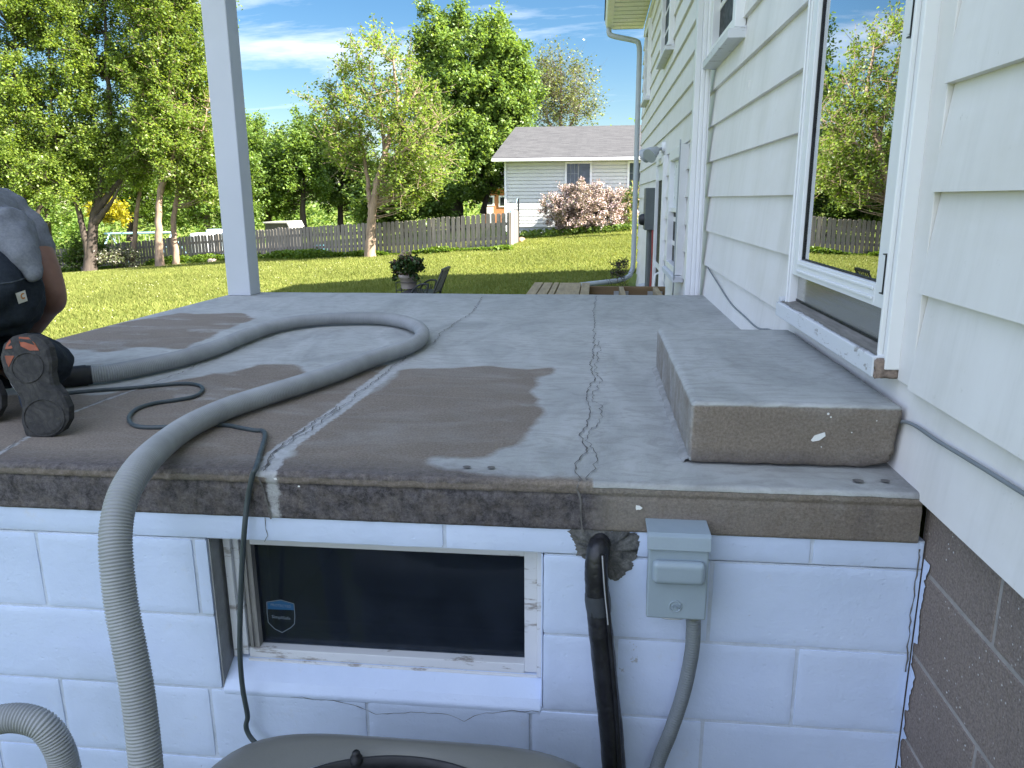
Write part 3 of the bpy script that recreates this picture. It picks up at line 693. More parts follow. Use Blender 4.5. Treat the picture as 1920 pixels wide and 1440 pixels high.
mb = MB(); mb.tube(sp2[:26], [.0014]*26, 6); mb.build('pale_stripe', plain('pale_tape', (.42, .44, .46), .4, .1, 20), rl)

# ---------------------------------------------------------------- air conditioner (only the rear rim of its top is in view)
AC = Vector((-.355, .945, 0)); ZT = -.476
acr = empty('air_conditioner', (AC.x, AC.y, gz(AC.x, AC.y)), 'tan outdoor air conditioner unit with rounded top standing in front of the block wall', 'air conditioner')
def sq(a, h, n=5.2):
    c, s = math.cos(a), math.sin(a); r = (abs(c)**n+abs(s)**n)**(-1/n); return Vector((c*r*h, s*r*h, 0))
def loft_sq(rings, n=96):
    vs, fs = [], []
    for h, z, e in rings:
        for k in range(n): p = sq(2*math.pi*k/n, h, e); vs.append((AC.x+p.x*1.02, AC.y+p.y, z))
    for i in range(len(rings)-1):
        for k in range(n): fs.append((i*n+k, i*n+(k+1) % n, (i+1)*n+(k+1) % n, (i+1)*n+k))
    return vs, fs
M_tan = plain('tan_enamel', (.15, .152, .138), .38, .06, 4, .1, 120)
mb = MB(); mb.add(*loft_sq([(.383, ZT-.075, 5.2), (.404, ZT-.07, 5.2), (.407, ZT-.045, 5.0), (.402, ZT-.022, 5.), (.392, ZT-.009, 4.8), (.378, ZT-.002, 4.4), (.368, ZT, 3.6), (.350, ZT-.003, 2.6), (.340, ZT-.008, 2.05)]), 0, True)
mb.build('top_cover', M_tan, acr)
mb = MB(); mb.add(*loft_sq([(.3405, ZT-.007, 2.0), (.338, ZT-.0055, 2.), (.334, ZT-.008, 2.), (.330, ZT-.024, 2.), (.328, ZT-.06, 2.)]), 0, True); mb.build('fan_ring', M_dark, acr)
mb = MB()
for k in range(22): z = ZT-.10-k*.031; mb.add(*loft_sq([(.376, z, 5.4), (.381, z-.004, 5.4), (.381, z-.020, 5.4), (.368, z-.030, 5.4)]), 0, True)
mb.build('louvred_cabinet', M_tan, acr)
mb = MB(); zb = gz(AC.x, AC.y); mb.box((AC.x-.40, AC.y-.40, zb-.05), (AC.x+.40, AC.y+.40, zb+.06)); mb.build('base_pad', M_raw, acr, bev=.01)
mb = MB(); C3 = Vector((AC.x, AC.y, ZT-.018))
for r in np.arange(.05, .326, .0155): mb.tube([C3+Vector((math.cos(a)*r, math.sin(a)*r, .03*(1-(r/.34)**2)-.012)) for a in np.linspace(0, 2*math.pi, 65)], .0022, 6, cap=False)
for k in range(8):
    a = 2*math.pi*k/8+.2; mb.tube([C3+Vector((math.cos(a)*r, math.sin(a)*r, .03*(1-(r/.34)**2)-.017)) for r in (.02, .12, .22, .328)], .004, 6)
mb.build('fan_guard', M_dark, acr)
mb = MB(); mb.lathe([(.0, ZT-.12), (.330, ZT-.12), (.334, ZT-.05)], (AC.x, AC.y, 0), 48)
for k in range(3):
    a = k*2.094+.4; u = Vector((math.cos(a), math.sin(a), 0)); v = Vector((-u.y, u.x, 0))
    b = Vector((AC.x, AC.y, ZT-.085)); mb.prism([b+u*.05-v*.03+Vector((0,0,.01)), b+u*.27-v*.09+Vector((0,0,.025)), b+u*.28+v*.08-Vector((0,0,.015)), b+u*.05+v*.03-Vector((0,0,.01))], (0, 0, .003))
mb.build('fan', M_dark, acr)
sc_ = onZ(668, 1420, ZT); mb = MB(); mb.lathe([(0, ZT+.014), (.006, ZT+.014), (.0085, ZT+.010), (.0085, ZT+.002), (.0125, ZT), (.0125, ZT-.012)], (sc_.x, sc_.y, 0), 12); mb.build('screw', M_dark, acr)

# ---------------------------------------------------------------- vacuum hose and cord
HR = .0315
flat = [(165,703),(205,699),(250,691),(330,674),(400,654),(455,632),(510,613),(570,602),(640,597),(710,597),(755,603),(785,615),(791,632),(765,650),(700,672),(640,695),(560,722),(480,747),(420,768),(360,796),(318,824)]
hp = [onZ(x, y, HR+.004) for x, y in flat]
hp += [onD(*p) for p in ((277,860,1.68),(246,900,1.59),(226,945,1.545),(217,1000,1.52),(219,1060,1.505),(227,1130,1.50),(240,1200,1.495),(255,1280,1.49),(266,1360,1.487),(274,1440,1.485))]
hp += [onD(281,1520,1.49), onD(286,1620,1.50), Vector((-.86, 1.06, -1.20)), Vector((-.98, 1.02, -1.25)), Vector((-1.10, 1.08, -1.23)), onD(150,1640,1.66), onD(137,1520,1.69)]
hp += [onD(*p) for p in ((122,1440,1.70),(107,1395,1.69),(76,1358,1.68),(24,1346,1.68),(-32,1362,1.68),(-72,1410,1.68))]
hp += [Vector((-1.60, 1.40, -1.0)), Vector((-1.72, 1.2, -1.2)), Vector((-1.9, .9, -1.26)), Vector((-2.3, .6, -1.27))]
hpath = catmull(hp, 14)
M_hose = plain('grey_hose_plastic', (.27, .285, .29), .5, .16, 7, spec=.35)
mb = MB(); ribbed(mb, hpath, HR, .0066, .0034, 22, 4)
hose = mb.build('vacuum_hose', M_hose)
tag(hose, 'long grey corrugated vacuum hose looping over the slab and hanging down the wall', 'hose')
d0 = (hpath[1]-hpath[0]).normalized(); p0 = Vector(hpath[0])
mb = MB(); mb.tube([p0+d0*.012, p0-d0*.002, p0-d0*.004, p0-d0*.075, p0-d0*.080], [.032, .033, .0355, .0345, .031], 24)
mb.tube([p0-d0*.074, p0-d0*.085, p0-d0*.155, p0-d0*.16], [.028, .0305, .030, .026], 24); mb.build('cuff', M_dark, hose)
CRD = [(60,746),(120,738),(180,732),(250,727),(300,722),(345,719),(372,722),(380,731),(365,743),(330,750),(290,756),(258,766),(243,780),(245,793),(262,800),(300,801),(360,797),(420,797),(455,803),(478,807),(492,808)]
cpth = [onZ(x, y, .006) for x, y in CRD]
cpth += [onZ(497, 818, .012), onZ(488, 850, .009), onZ(480, 877, .009)] + [onY(x, y, 1.575) for x, y in ((473,893),(464,940))] + [onY(x, y, 1.56) for x, y in ((459,985),(455,1040),(452,1100),(450,1170),(450,1230),(455,1290),(464,1340),(468,1380))]
cpth += [Vector((-.72, 1.52, -.8)), Vector((-.70, 1.50, -1.1)), Vector((-.75, 1.4, -1.26))]
mb = MB(); mb.tube(catmull(cpth, 10), .0062, 10); o = mb.build('power_cord', plain('dark_green_cord', (.05, .066, .072), .5, .15, 20))
tag(o, 'thin dark power cord curled on the slab and hanging over the basement window', 'cord')

# ---------------------------------------------------------------- the house on the right
HX = .698                                                     # outer face of the siding
house = empty('house', (HX, 5, gz(.7, 5)), 'white house with wide lap siding and raised block foundation along the right side', 'house')
EXP = .2105
def laps(mb, ya, yb, za, zb, z0=-.015, step=EXP, x=HX, thick=.026):
    k0 = int(math.floor((za-z0)/step+.001)); z = z0+k0*step
    while z < zb-.01:
        a, b = max(z, za), min(z+step+.012, zb)
        t = lambda q: thick*(1-(q-z)/step*.82)
        mb.add([(x+.014-t(a), ya, a), (x+.014-t(a), yb, a), (x+.014-t(b), yb, b), (x+.014-t(b), ya, b), (x+.016, ya, a), (x+.016, yb, a), (x+.016, yb, b), (x+.016, ya, b)],
               [(0,1,2,3)[::-1], (0,4,5,1), (0,3,7,4), (1,5,6,2), (3,2,6,7)])
        z += step
DY0, DY1, DZ0, DZ1 = 1.815, 2.765, .225, 2.27
mb = MB(); laps(mb, -5, 1.712, .1955, 3.33); laps(mb, 2.775, 13.45, .1955, 3.33); laps(mb, DY0-.02, DY1+.01, DZ1+.03, 3.33); laps(mb, -5, 13.45, -.015, .192); laps(mb, 5.2, 13.45, -.86, -.018)
sw = mb.build('siding_wall', M_siding, house, fix=False)
mb = MB(); mb.box((HX+.017, -5, -.012), (HX+.10, DY0, 3.33)); mb.box((HX+.017, DY1, -.9), (HX+.10, 13.45, 3.33)); mb.box((HX+.017, DY0, DZ1), (HX+.10, DY1, 3.33)); mb.box((HX+.017, DY0, -.012), (HX+.10, DY1, DZ0))
mb.build('wall_core', M_white, house)
mb = MB(); mb.box((HX-.004, 1.714, .197), (HX+.016, 1.793, 3.30)); mb.build('door_side_trim', M_siding, house, bev=.002)
# vertical butt joints between siding lengths
mb = MB()
for y, k in ((3.9, 5), (7.9, 9), (10.4, 7), (9.6, 11)):
    mb = MB(); z = -.015+k*EXP; mb.box((HX-.0062, y-.010, z-.002), (HX+.006, y+.010, z+EXP*.5)); mb.build('siding_joint', M_siding, house)
# foundation of bare block
rb = MB()
for i, (z1, z0) in enumerate(COURSES):
    z1 = z1 if i else -.016
    jt = [1.30-.4065*k + (.203 if i % 2 else 0) for k in range(-2, 18)][::-1]; js = [-5]+[j for j in jt if -4.9 < j < 1.5]+[1.62]
    for p, q in zip(js, js[1:]): rb.box((.7165, p+.005, z0+.005), (.76, q-.005, z1-.005 if i else z1))
fo = rb.build('foundation_block', M_raw, house, bev=.003)
mb = MB(); mb.box((.7185, -5, -1.42), (.80, 1.62, -.017)); mb.box((.73, 1.63, -1.42), (.80, 13.43, -.88)); mb.build('foundation_mortar', M_rawmortar, house)
mb = MB(); vs = []; n = 150; rg = random.Random(3); w = .012
for k in range(n):
    z = -1.3+1.15*k/(n-1); w = max(.002, min(.030, w+rg.uniform(-.006, .006))) if rg.random() < .8 else rg.uniform(.002, .024); vs += [(.7135, 1.5905, z), (.7135, 1.5905-w, z)]
mb.add(vs, [(2*k, 2*k+1, 2*k+3, 2*k+2) for k in range(n-1)]); mb.build('paint_overrun', M_block, house, fix=False)

# --- glass storm door
dr = MB()
dr.box((.664, DY1-.045, DZ0+.01), (.700, DY1, DZ1)); dr.box((.664, DY0-.022, DZ0-.005), (.700, DY0+.018, DZ1)); dr.box((.664, DY0-.022, DZ1), (.70, DY1, DZ1+.03))
dr.box((.652, DY0-.004, DZ0-.005), (.664, DY0+.004, DZ1)); dr.box((.656, DY0+.010, DZ0-.005), (.664, DY0+.018, DZ1)); dr.box((.658, DY1-.030, DZ0+.01), (.664, DY1-.018, DZ1))
frame = dr.build('door_frame', M_vinyl, house, bev=.003)
df = MB(); a, b = DY0+.022, DY1-.048
df.box((.668, b-.060, .352), (.700, b, DZ1-.01)); df.box((.668, a, .352), (.700, a+.082, DZ1-.01)); df.box((.668, a+.083, .352), (.700, b-.061, .405)); df.box((.668, a, 2.17), (.70, b, DZ1-.01))
df.box((.662, a+.09, .366), (.668, b-.066, .374)); df.box((.664, a+.09, .389), (.668, b-.066, .397))
door = df.build('glass_door', M_vinyl, house, bev=.0025)
M_doorglass = glassmat('door_glass', .30, (.42, .46, .50), .004)
mb = MB(); mb.box((.686, a+.0825, .4055), (.690, b-.0605, 2.17)); mb.build('door_pane', M_doorglass, door)
mb = MB(); mb.box((.6805, b-.0655, .405), (.6855, b-.0605, 2.17)); mb.box((.6805, a+.0825, .405), (.6855, a+.0865, 2.17)); mb.box((.6805, a+.087, .4055), (.6855, b-.066, .4095)); mb.build('pane_gasket', M_dark, door)
def brushed():
    M = Mat('polished_threshold', .12, .5); M.col((.42, .42, .40)); M.b.inputs['Metallic'].default_value = .85
    M.rgh(M.ramp(M.noise(30, 4, .6, M.mapping((1, .1, 4))), [(.3, .08), (.7, .22)])); return M.m
mb = MB(); mb.box((.690, a, .262), (.702, b, .3515)); mb.build('kick_plate', brushed(), door, bev=.002)
mb = MB(); mb.box((.6875, a, .2615), (.6898, b, .268)); mb.build('door_sweep', M_dark, door)
for z in (.395, .945):                                            # hinge clips on the near stile
    mb = MB(); mb.box((.6545, DY0+.020, z), (.6675, DY0+.036, z+.08)); h = mb.build('hinge', M_vinyl, door, bev=.002)
    mb = MB(); mb.box((.6535, DY0+.0165, z-.003), (.6675, DY0+.0195, z+.083)); mb.box((.655, DY0+.0165, z-.006), (.6675, DY0+.04, z-.003)); mb.box((.655, DY0+.0165, z+.083), (.6675, DY0+.04, z+.086)); mb.build('hinge_gap', M_black, h)
sl = MB(); sl.prism([(.715, DY0-.01, .200), (.640, DY0-.01, .200), (.640, DY0-.01, .248), (.715, DY0-.01, .262)], (0, DY1+.04-DY0, 0)); sl.prism([(.700, DY1+.031, .205), (.655, DY1+.031, .205), (.655, DY1+.031, .262), (.70, DY1+.031, .262)], (0, .03, 0))
sill = sl.build('door_sill', M_peel, house, bev=.003)
mb = MB(); rg = random.Random(5); n = 60
top_ = []
for i in range(n):
    y = DY0+(DY1-DY0)*i/(n-1); x = .6455+.022*max(0, float(fbm(np.array([i*.31]), np.array([3.]), 4)[0])-.42)+.002*rg.random(); top_ += [(x, y, .2508+(x-.64)*.187), (.712, y, .2505+(.712-.64)*.187)]
mb.add(top_, [(2*i, 2*i+1, 2*i+3, 2*i+2) for i in range(n-1)]); mb.build('bare_sill_wood', plain('grey_bare_wood', (.20, .19, .175), .85, .35, 18, .3, 60, sc=(3, .4, 1)), sill)
V, F = rough_block((.643, DY0-.0165, .198), (.70, DY0-.008, .246), .004, .004, .004, 90); npmesh('broken_sill_end', V, F, 4, plain('splintered_wood', (.22, .17, .14), .9, .5, 70, .6, 120), sill)
# room behind the glass, with a pale curtain
mb = MB(); X0, X1 = .80, 3.2
mb.add([(X0,1.2,.2),(X1,1.2,.2),(X1,4.2,.2),(X0,4.2,.2),(X0,1.2,2.6),(X1,1.2,2.6),(X1,4.2,2.6),(X0,4.2,2.6)], [(0,3,2,1),(4,5,6,7),(1,2,6,5),(2,3,7,6),(3,0,4,7),(0,1,5,4)]); 
mb.v = mb.v; mb.f = [[0,1,2,3],[4,7,6,5],[1,5,6,2],[3,2,6,7],[0,4,5,1]]; mb.m = mb.m[:5]; mb.sm = mb.sm[:5]
mb.build('room_interior', plain('room_wall', (.10, .10, .10), .9, .1, 2), house, fix=False)
vs = []; n = 46
for i in range(n):
    t = i/(n-1); y = 2.08+.30*t; x = .83+.018*math.sin(i*1.15)
    vs += [(x, y, .25), (x, y, 2.3)]
mb = MB(); mb.add(vs, [(2*i, 2*i+1, 2*i+3, 2*i+2) for i in range(n-1)], 0, True); mb.build('curtain', plain('pale_curtain', (.62, .62, .58), .9, .05, 4), house, fix=False)

# --- windows, far door
M_screen = plain('dark_window_screen', (.012, .015, .018), .5, .2, 12, spec=.25)
def wall_window(ya, yb, za, zb, fw=.07, sillz=True, split=False, proud=.05):
    f = MB(); x0, x1 = HX-proud, HX+.004
    f.box((x0, ya, za), (x1, ya+fw, zb)); f.box((x0, yb-fw, za), (x1, yb, zb)); f.box((x0, ya+fw, zb-fw), (x1, yb-fw, zb)); f.box((x0, ya+fw, za), (x1, yb-fw, za+fw*.6))
    if split: f.box((x0+.02, ya+fw, (za+zb)/2-.02), (x1, yb-fw, (za+zb)/2+.02))
    w = f.build('window', M_vinyl, house, bev=.004)
    p = MB(); p.box((x1-.012, ya+fw+.001, za+fw*.6), (x1+.004, yb-fw-.001, (za+zb)/2-.021 if split else zb-fw-.001)); p.build('pane', M_screen, w)
    if split: p = MB(); p.box((x1-.022, ya+fw+.001, (za+zb)/2+.021), (x1+.004, yb-fw-.001, zb-fw-.001)); p.build('pane', M_alu, w)
    if sillz: s = MB(); s.prism([(HX+.004, ya-.03, za-.055), (HX-.085, ya-.03, za-.055), (HX-.085, ya-.03, za-.012), (HX+.004, ya-.03, za-.001)], (0, yb-ya+.06, 0)); s.build('sill', M_peel, w, bev=.003)
    return w
wall_window(4.12, 5.02, 1.42, 2.55, .085)
wall_window(8.0, 9.1, 2.05, 3.0, .08); wall_window(11.4, 12.3, 2.0, 3.0, .08)
wall_window(6.32, 7.30, .0, 1.02, .09, split=True, proud=.06)
d = MB(); d.box((HX-.045, 8.12, -1.0), (HX+.004, 8.21, 1.03)); d.box((HX-.045, 9.05, -1.0), (HX+.004, 9.13, 1.03)); d.box((HX-.045, 8.21, .96), (HX+.004, 9.05, 1.03)); d2 = d.build('side_door', M_vinyl, house, bev=.004)
d = MB(); d.box((HX-.02, 8.212, .80), (HX+.004, 9.048, .958)); d.box((HX-.02, 8.212, -1.), (HX+.004, 8.30, .799)); d.box((HX-.02, 8.30, -.16), (HX+.004, 9.048, -.10)); d.build('door_panel', M_white, d2)
d = MB(); d.box((HX-.012, 8.301, -.099), (HX+.003, 9.047, .799)); d.box((HX-.012, 8.301, -1.), (HX+.003, 9.047, -.161)); d.build('pane', M_screen, d2)
d = MB(); d.tube([(HX-.02, 8.26, -.45), (HX-.075, 8.26, -.42), (HX-.085, 8.26, -.30), (HX-.075, 8.26, -.18), (HX-.02, 8.26, -.15)], .012, 8); d.build('handle', M_white, d2)

# --- eave, gutter, downspout, roof
YE = 13.75
s = MB(); y = -5.3
while y < YE-.02:
    s.prism([(.19, y, 3.345), (.19, y+.200, 3.345), (.19, y+.202, 3.398), (.19, y+.253, 3.398), (.19, y+.255, 3.345), (.19, y+.255, 3.41), (.19, y, 3.41)], (HX-.19, 0, 0)); y += .255
s.build('soffit', M_alu, house, fix=True)
g = MB(); g.prism([(.188, -5.3, 3.34), (.10, -5.3, 3.34), (.085, -5.3, 3.36), (.078, -5.3, 3.40), (.066, -5.3, 3.425), (.066, -5.3, 3.455), (.078, -5.3, 3.46), (.188, -5.3, 3.46)], (0, YE+5.3, 0)); g.build('gutter', M_alu, house, bev=.003)
def rect_tube(mb, pts, w, h):
    for a, b in zip(pts, pts[1:]): mb.bar(a, b, w, h, (0, 1, 0))
dp = [Vector(p) for p in ((.135, YE-.08, 3.36), (.135, YE-.08, 3.27), (.20, YE-.10, 3.215), (.56, YE-.26, 3.10), (.615, YE-.32, 3.02), (.628, YE-.34, 2.9))]
dp2 = catmull(dp, 6)+[Vector((.630, YE-.34, 1.2)), Vector((.632, YE-.34, -.42)), Vector((.625, YE-.34, -.56)), Vector((.58, YE-.40, -.68)), Vector((.48, YE-.48, -.73)), Vector((.36, YE-.58, -.755)), Vector((-.48, 12.65, -.80))]
g = MB(); g.tube(dp2, .042, 12); g.build('downspout', plain('grey_downspout', (.36, .40, .42), .4, .05, 6), house)
g = MB(); sh_ = []
g.prism([(.05, -5.4, 3.47), (.05, -5.4, 3.52), (4.7, -5.4, 5.45), (9.4, -5.4, 3.52), (9.4, -5.4, 3.47), (4.7, -5.4, 5.38)], (0, YE+5.4, 0))
def shingle():
    M = Mat('grey_shingles', .95, .1); b = M.N.new('ShaderNodeTexBrick'); b.inputs['Scale'].default_value = 1; b.inputs['Mortar Size'].default_value = .004; b.inputs['Brick Width'].default_value = .32; b.inputs['Row Height'].default_value = .145; b.inputs['Bias'].default_value = 0
    b.inputs['Color1'].default_value = (.03, .03, .034, 1); b.inputs['Color2'].default_value = (.095, .095, .098, 1); b.inputs['Mortar'].default_value = (.10, .10, .11, 1)
    M.lk(M.mapping((1, 1, 1)), b.inputs[0]); c = M.mix(.4, b.outputs[0], M.ramp(M.noise(3.5, 7, .75, M.mapping((.6, 2.5, 1))), [(.3, (.035, .036, .038)), (.7, (.135, .135, .138))])); c = M.mix(.35, c, M.ramp(M.noise(70, 3, .7), [(.3, (.04, .04, .043)), (.7, (.16, .16, .165))])); M.col(c)
    M.bump(b.outputs['Fac'], .4, .01); return M.m
M_shingle = shingle()
g.build('roof', M_shingle, house)
g = MB(); g.box((.9, 13.15, -1.2), (8.6, 13.45, 3.4)); g.prism([(.9, 13.15, 3.4), (8.6, 13.15, 3.4), (4.7, 13.15, 5.3)], (0, .3, 0)); g.box((8.4, -5, -1.3), (8.6, 13.15, 3.4)); g.box((.9, -5, -1.3), (8.4, -4.8, 3.4)); g.build('gable_wall', M_siding, house)

# --- things fixed to the house
fl = empty('flood_light', (HX, 8.55, 1.12), 'white twin flood light fixed to the siding above the far side door', 'flood light')
mb = MB(); mb.lathe([(0, -.035), (.055, -.035), (.06, -.02), (.06, 0)], (HX+.002, 8.55, 1.13), 16, axis='x'); mb.build('base_plate', M_white, fl)
for dx, dy in ((-.16, .16), (-.11, -.13)):
    a = Vector((HX-.03, 8.55, 1.12)); e = a+Vector((dx*.55, dy*.4, -.01)); b = e+Vector((dx*.6, dy*.5, -.06)); dd = (b-e).normalized()
    mb = MB(); mb.tube([a, e], .016, 8); mb.tube([e-dd*.01, e+dd*.03, e+dd*.08, e+dd*.13], [.03, .05, .062, .08], 14); mb.build('lamp_head', M_greymetal, fl)
em_ = empty('electric_meter', (HX, 9.5, .2), 'grey electric meter cabinet on the siding with pipes below it beyond the far door', 'electric meter')
M_cab = plain('dark_grey_cabinet', (.10, .115, .115), .45, .15, 6)
mb = MB(); mb.box((HX-.135, 9.40, .24), (HX-.001, 9.72, .73)); mb.build('cabinet', M_cab, em_, bev=.008)
mb = MB(); mb.lathe([(0, -.20), (.05, -.195), (.066, -.17), (.07, -.13)], (HX, 9.56, .36), 20, axis='x'); mb.build('meter_glass', M_black, em_)
mb = MB(); mb.tube([(HX-.07, 9.50, .24), (HX-.07, 9.50, -1.1)], .034, 12); mb.build('pipe', M_cab, em_)
mb = MB(); mb.tube([(HX-.035, 9.42, .24), (HX-.03, 9.35, -.1), (HX-.045, 9.38, -.6), (HX-.04, 9.38, -1.1)], .016, 8); mb.build('pipe', plain('red_pipe', (.22, .03, .03), .5, .2, 9), em_)
mb = MB(); mb.box((HX-.09, 10.3, .40), (HX-.001, 10.55, .60)); mb.build('small_box', M_greymetal, em_, bev=.006)
mb = MB(); mb.box((HX-.075, 9.9, -.25), (HX-.001, 10.1, .10)); mb.build('small_box', M_white, em_, bev=.006)
mb = MB(); mb.lathe([(.0, -.45), (.06, -.46), (.07, -.55), (.07, -1.15)], (HX-.09, 9.95, 0), 14); mb.build('pipe_cover', M_greymetal, em_)
wp = catmull([onX(x, y, HX-.006) for x, y in ((1319,490),(1328,503),(1345,530),(1370,568),(1395,592),(1421,615))]+[Vector((HX-.006, 3.0, .10)), Vector((HX-.007, 2.4, .075)), Vector((HX-.007, 1.9, .075))]+[onX(x, y, HX-.007) for x, y in ((1702,792),(1760,828),(1840,876),(1922,927),(2060,1010))], 8)
mb = MB(); mb.tube(wp, .0042, 8); o = mb.build('wall_cable', plain('grey_cable', (.19, .21, .225), .5, .1, 9)); tag(o, 'thin grey cable tacked along the lower siding behind the step', 'cable')
mb = MB(); mb.tube(catmull([Vector(p) for p in ((HX-.01, 7.85, .05), (HX-.015, 7.8, -.3), (HX-.02, 7.45, -.62), (HX-.02, 7.0, -.5), (HX-.07, 6.34, -.1), (HX-.075, 6.28, .3), (HX-.07, 6.27, 1.05))], 8), .006, 8); o = mb.build('loose_cable', M_greymetal); tag(o, 'loose thin cable drooping below the far lower window', 'cable')

# ---------------------------------------------------------------- deck frame beyond the slab
M_lumber = plain('weathered_lumber', (.34, .275, .17), .8, .25, 8, .2, 50, sc=(4, .5, 4)); M_treated = plain('brown_treated_lumber', (.17, .115, .06), .8, .3, 6, .2, 40, sc=(.6, 3, 3))
DZ = -.12
dk = empty('deck_frame', (0, 5.9, gz(0, 5.9)), 'unfinished wooden deck frame with a few pale boards beyond the slab', 'deck')
mb = MB()
for x, w in ((-.525, .085), (-.435, .085), (-.343, .05), (-.285, .165), (-.112, .06)):
    pass
bx_ = [(-.53, -.455), (-.447, -.372), (-.362, -.318), (-.308, -.128), (-.12, -.052)]
for i, (a, b) in enumerate(bx_):
    mb = MB(); mb.box((a, 5.06, DZ-.002), (b, 6.62, DZ+.026-.001*(i % 2))); mb.build('deck_board', M_lumber, dk, bev=.003)
for x in (-.50, .215, .50):
    mb = MB(); mb.box((x-.02, 5.055, DZ-.165), (x+.02, 6.578, DZ-.003)); mb.build('joist', M_lumber, dk, bev=.003)
mb = MB(); mb.box((-.54, 6.58, DZ-.17), (.585, 6.62, DZ-.003)); mb.build('rim_joist', M_treated, dk, bev=.003)
mb = MB(); mb.box((-.54, 5.015, DZ-.17), (.565, 5.053, DZ-.003)); mb.build('rim_joist', M_treated, dk, bev=.003)
for x in (.215, .50):
    for s in (-1, 1):
        mb = MB(); mb.box((x+s*.022, 6.52, DZ-.15), (x+s*.024, 6.579, DZ-.04)); mb.box((x+s*.022, 6.575, DZ-.15), (x+s*.062, 6.579, DZ-.04)); mb.build('joist_hanger', M_galv, dk)
for x, y in ((-.48, 6.6), (.5, 6.6), (-.48, 5.1), (.5, 5.1)):
    mb = MB(); mb.box((x-.045, y-.045, gz(x, y)-.1), (x+.045, y+.0, DZ-.171)); mb.build('deck_post', M_treated, dk)

# ---------------------------------------------------------------- leaves and wood
def leaves(name, C, size, mat, parent, rg, up=.5, asp=.62):
    n = len(C); L_ = size*rg.uniform(.6, 1.3, n)[:, None]
    nr = rg.normal(0, 1, (n, 3)); nr[:, 2] = np.abs(nr[:, 2])+up; nr /= np.linalg.norm(nr, axis=1, keepdims=True)
    t = rg.normal(0, 1, (n, 3)); t -= nr*(t*nr).sum(1, keepdims=True); t /= np.linalg.norm(t, axis=1, keepdims=True); b = np.cross(nr, t)
    v = np.stack([C-t*L_*.5, C+b*L_*asp*.5+nr*L_*.10-t*L_*.06, C+t*L_*.5, C-b*L_*asp*.5+nr*L_*.10-t*L_*.06], 1).reshape(-1, 3)
    return npmesh(name, v, np.arange(n*4).reshape(-1, 4), 4, mat, parent)
def bezier(a, b, c, n): return [a*(1-t)**2+b*2*t*(1-t)+c*t*t for t in np.linspace(0, 1, n)]
def bark(name, c, sc=8): return plain(name, c, .9, .35, sc, .5, 40, sc=(1.6, 1.6, .35))
M_bark = bark('grey_brown_bark', (.13, .10, .08)); M_barkwarm = bark('pinkish_tan_bark', (.25, .18, .13)); M_barkdark = bark('dark_bark', (.07, .055, .045))
def tree(name, label, cat, base, stems, ells, ncl, nleaf, leaf, lm, bm, sig=.45, seed=1, group=None, twigs=5, r0=.09, rb=.022, tops=True, spread=1., up=.5, minz=None, hollow=.45):
    rg = np.random.default_rng(seed); root = empty(name, base, label, cat, group)
    W = MB(); sp = []
    for st in stems:
        P = [Vector(p) for p in st[0]]; r = st[1] if len(st) > 1 else r0
        path = catmull(P, 6); n = len(path)
        path = [p+Vector((float(rg.normal(0, .012)), float(rg.normal(0, .012)), 0)) for p in path]
        W.tube(path, [r*(1-.86*i/(n-1))*(1+.35*math.exp(-i*.8)) for i in range(n)], 9)
        sp += path[1:]
    S = np.array([tuple(p) for p in sp])
    vol = np.array([e[1][0]*e[1][1]*e[1][2]*(e[2] if len(e) > 2 else 1) for e in ells]); vol = vol/vol.sum()
    LC = []; per = max(1, nleaf//ncl)
    for k in range(ncl):
        e = ells[rg.choice(len(ells), p=vol)]
        d = rg.normal(0, 1, 3); d /= np.linalg.norm(d); c = np.array(e[0])+d*np.array(e[1])*rg.random()**hollow
        if minz is not None and c[2] < minz: continue
        dist = np.linalg.norm(S-c, axis=1)+1.6*np.clip(S[:, 2]-c[2]+.25*np.linalg.norm(S[:, :2]-c[:2], axis=1), 0, None)
        a = S[int(np.argmin(dist))]; A = Vector(a); Cc = Vector(c); ln = (Cc-A).length
        mid = A.lerp(Cc, .5)+Vector((0, 0, -.10*ln))+Vector(rg.normal(0, .07*ln, 3))
        br = bezier(A, mid, Cc, 6)
        if rb > 0: W.tube(br, [max(.005, rb*(.5+.35*ln)*(1-.75*i/5)) for i in range(6)], 5, cap=False)
        dirm = (Cc-br[3]).normalized()
        for t in range(twigs):
            dv = (dirm*.7+Vector(rg.normal(0, .62, 3))+Vector((0, 0, .28))).normalized()*sig*float(rg.uniform(.8, 2.1))*spread
            tp = bezier(Cc, Cc+dv*.5+Vector(rg.normal(0, .05, 3)), Cc+dv, 4)
            if rb > 0: W.tube(tp, [.0085, .007, .005, .003], 3, cap=False)
            m_ = max(1, per//twigs); tt = rg.random(m_)**.8
            q = np.array(Cc)[None]+np.array(dv)[None]*tt[:, None]+rg.normal(0, sig*.24, (m_, 3)); LC.append(q)
    W.build('trunk', bm, root, fix=False)
    leaves('crown', np.concatenate(LC), leaf, lm, root, rg, up)
    return root
def E(px, py, D, rx, ry, w=1., ryd=None):
    "a crown lobe: centre seen at a pixel, at distance D, radii given in pixels at that distance"
    c = onY(px, py, D); k = D/FPX/.98; return ((c.x, c.y, c.z), (rx*k, (ryd or rx)*k*.9, ry*k), w)
def Tp(D, *pts, dy=0): return [onY(x, y, D+dy*i) for i, (x, y) in enumerate(pts)]
def root_at(px, py, D):
    p = onY(px, py, D); return (p.x, p.y, gz(p.x, p.y))
def stem(D, pts, r, dy=0.): 
    P = Tp(D, *pts, dy=dy); g = gz(P[0].x, P[0].y); P[0].z = min(P[0].z, g-.08) if P[0].z-g < .3 else P[0].z; return (P, r)

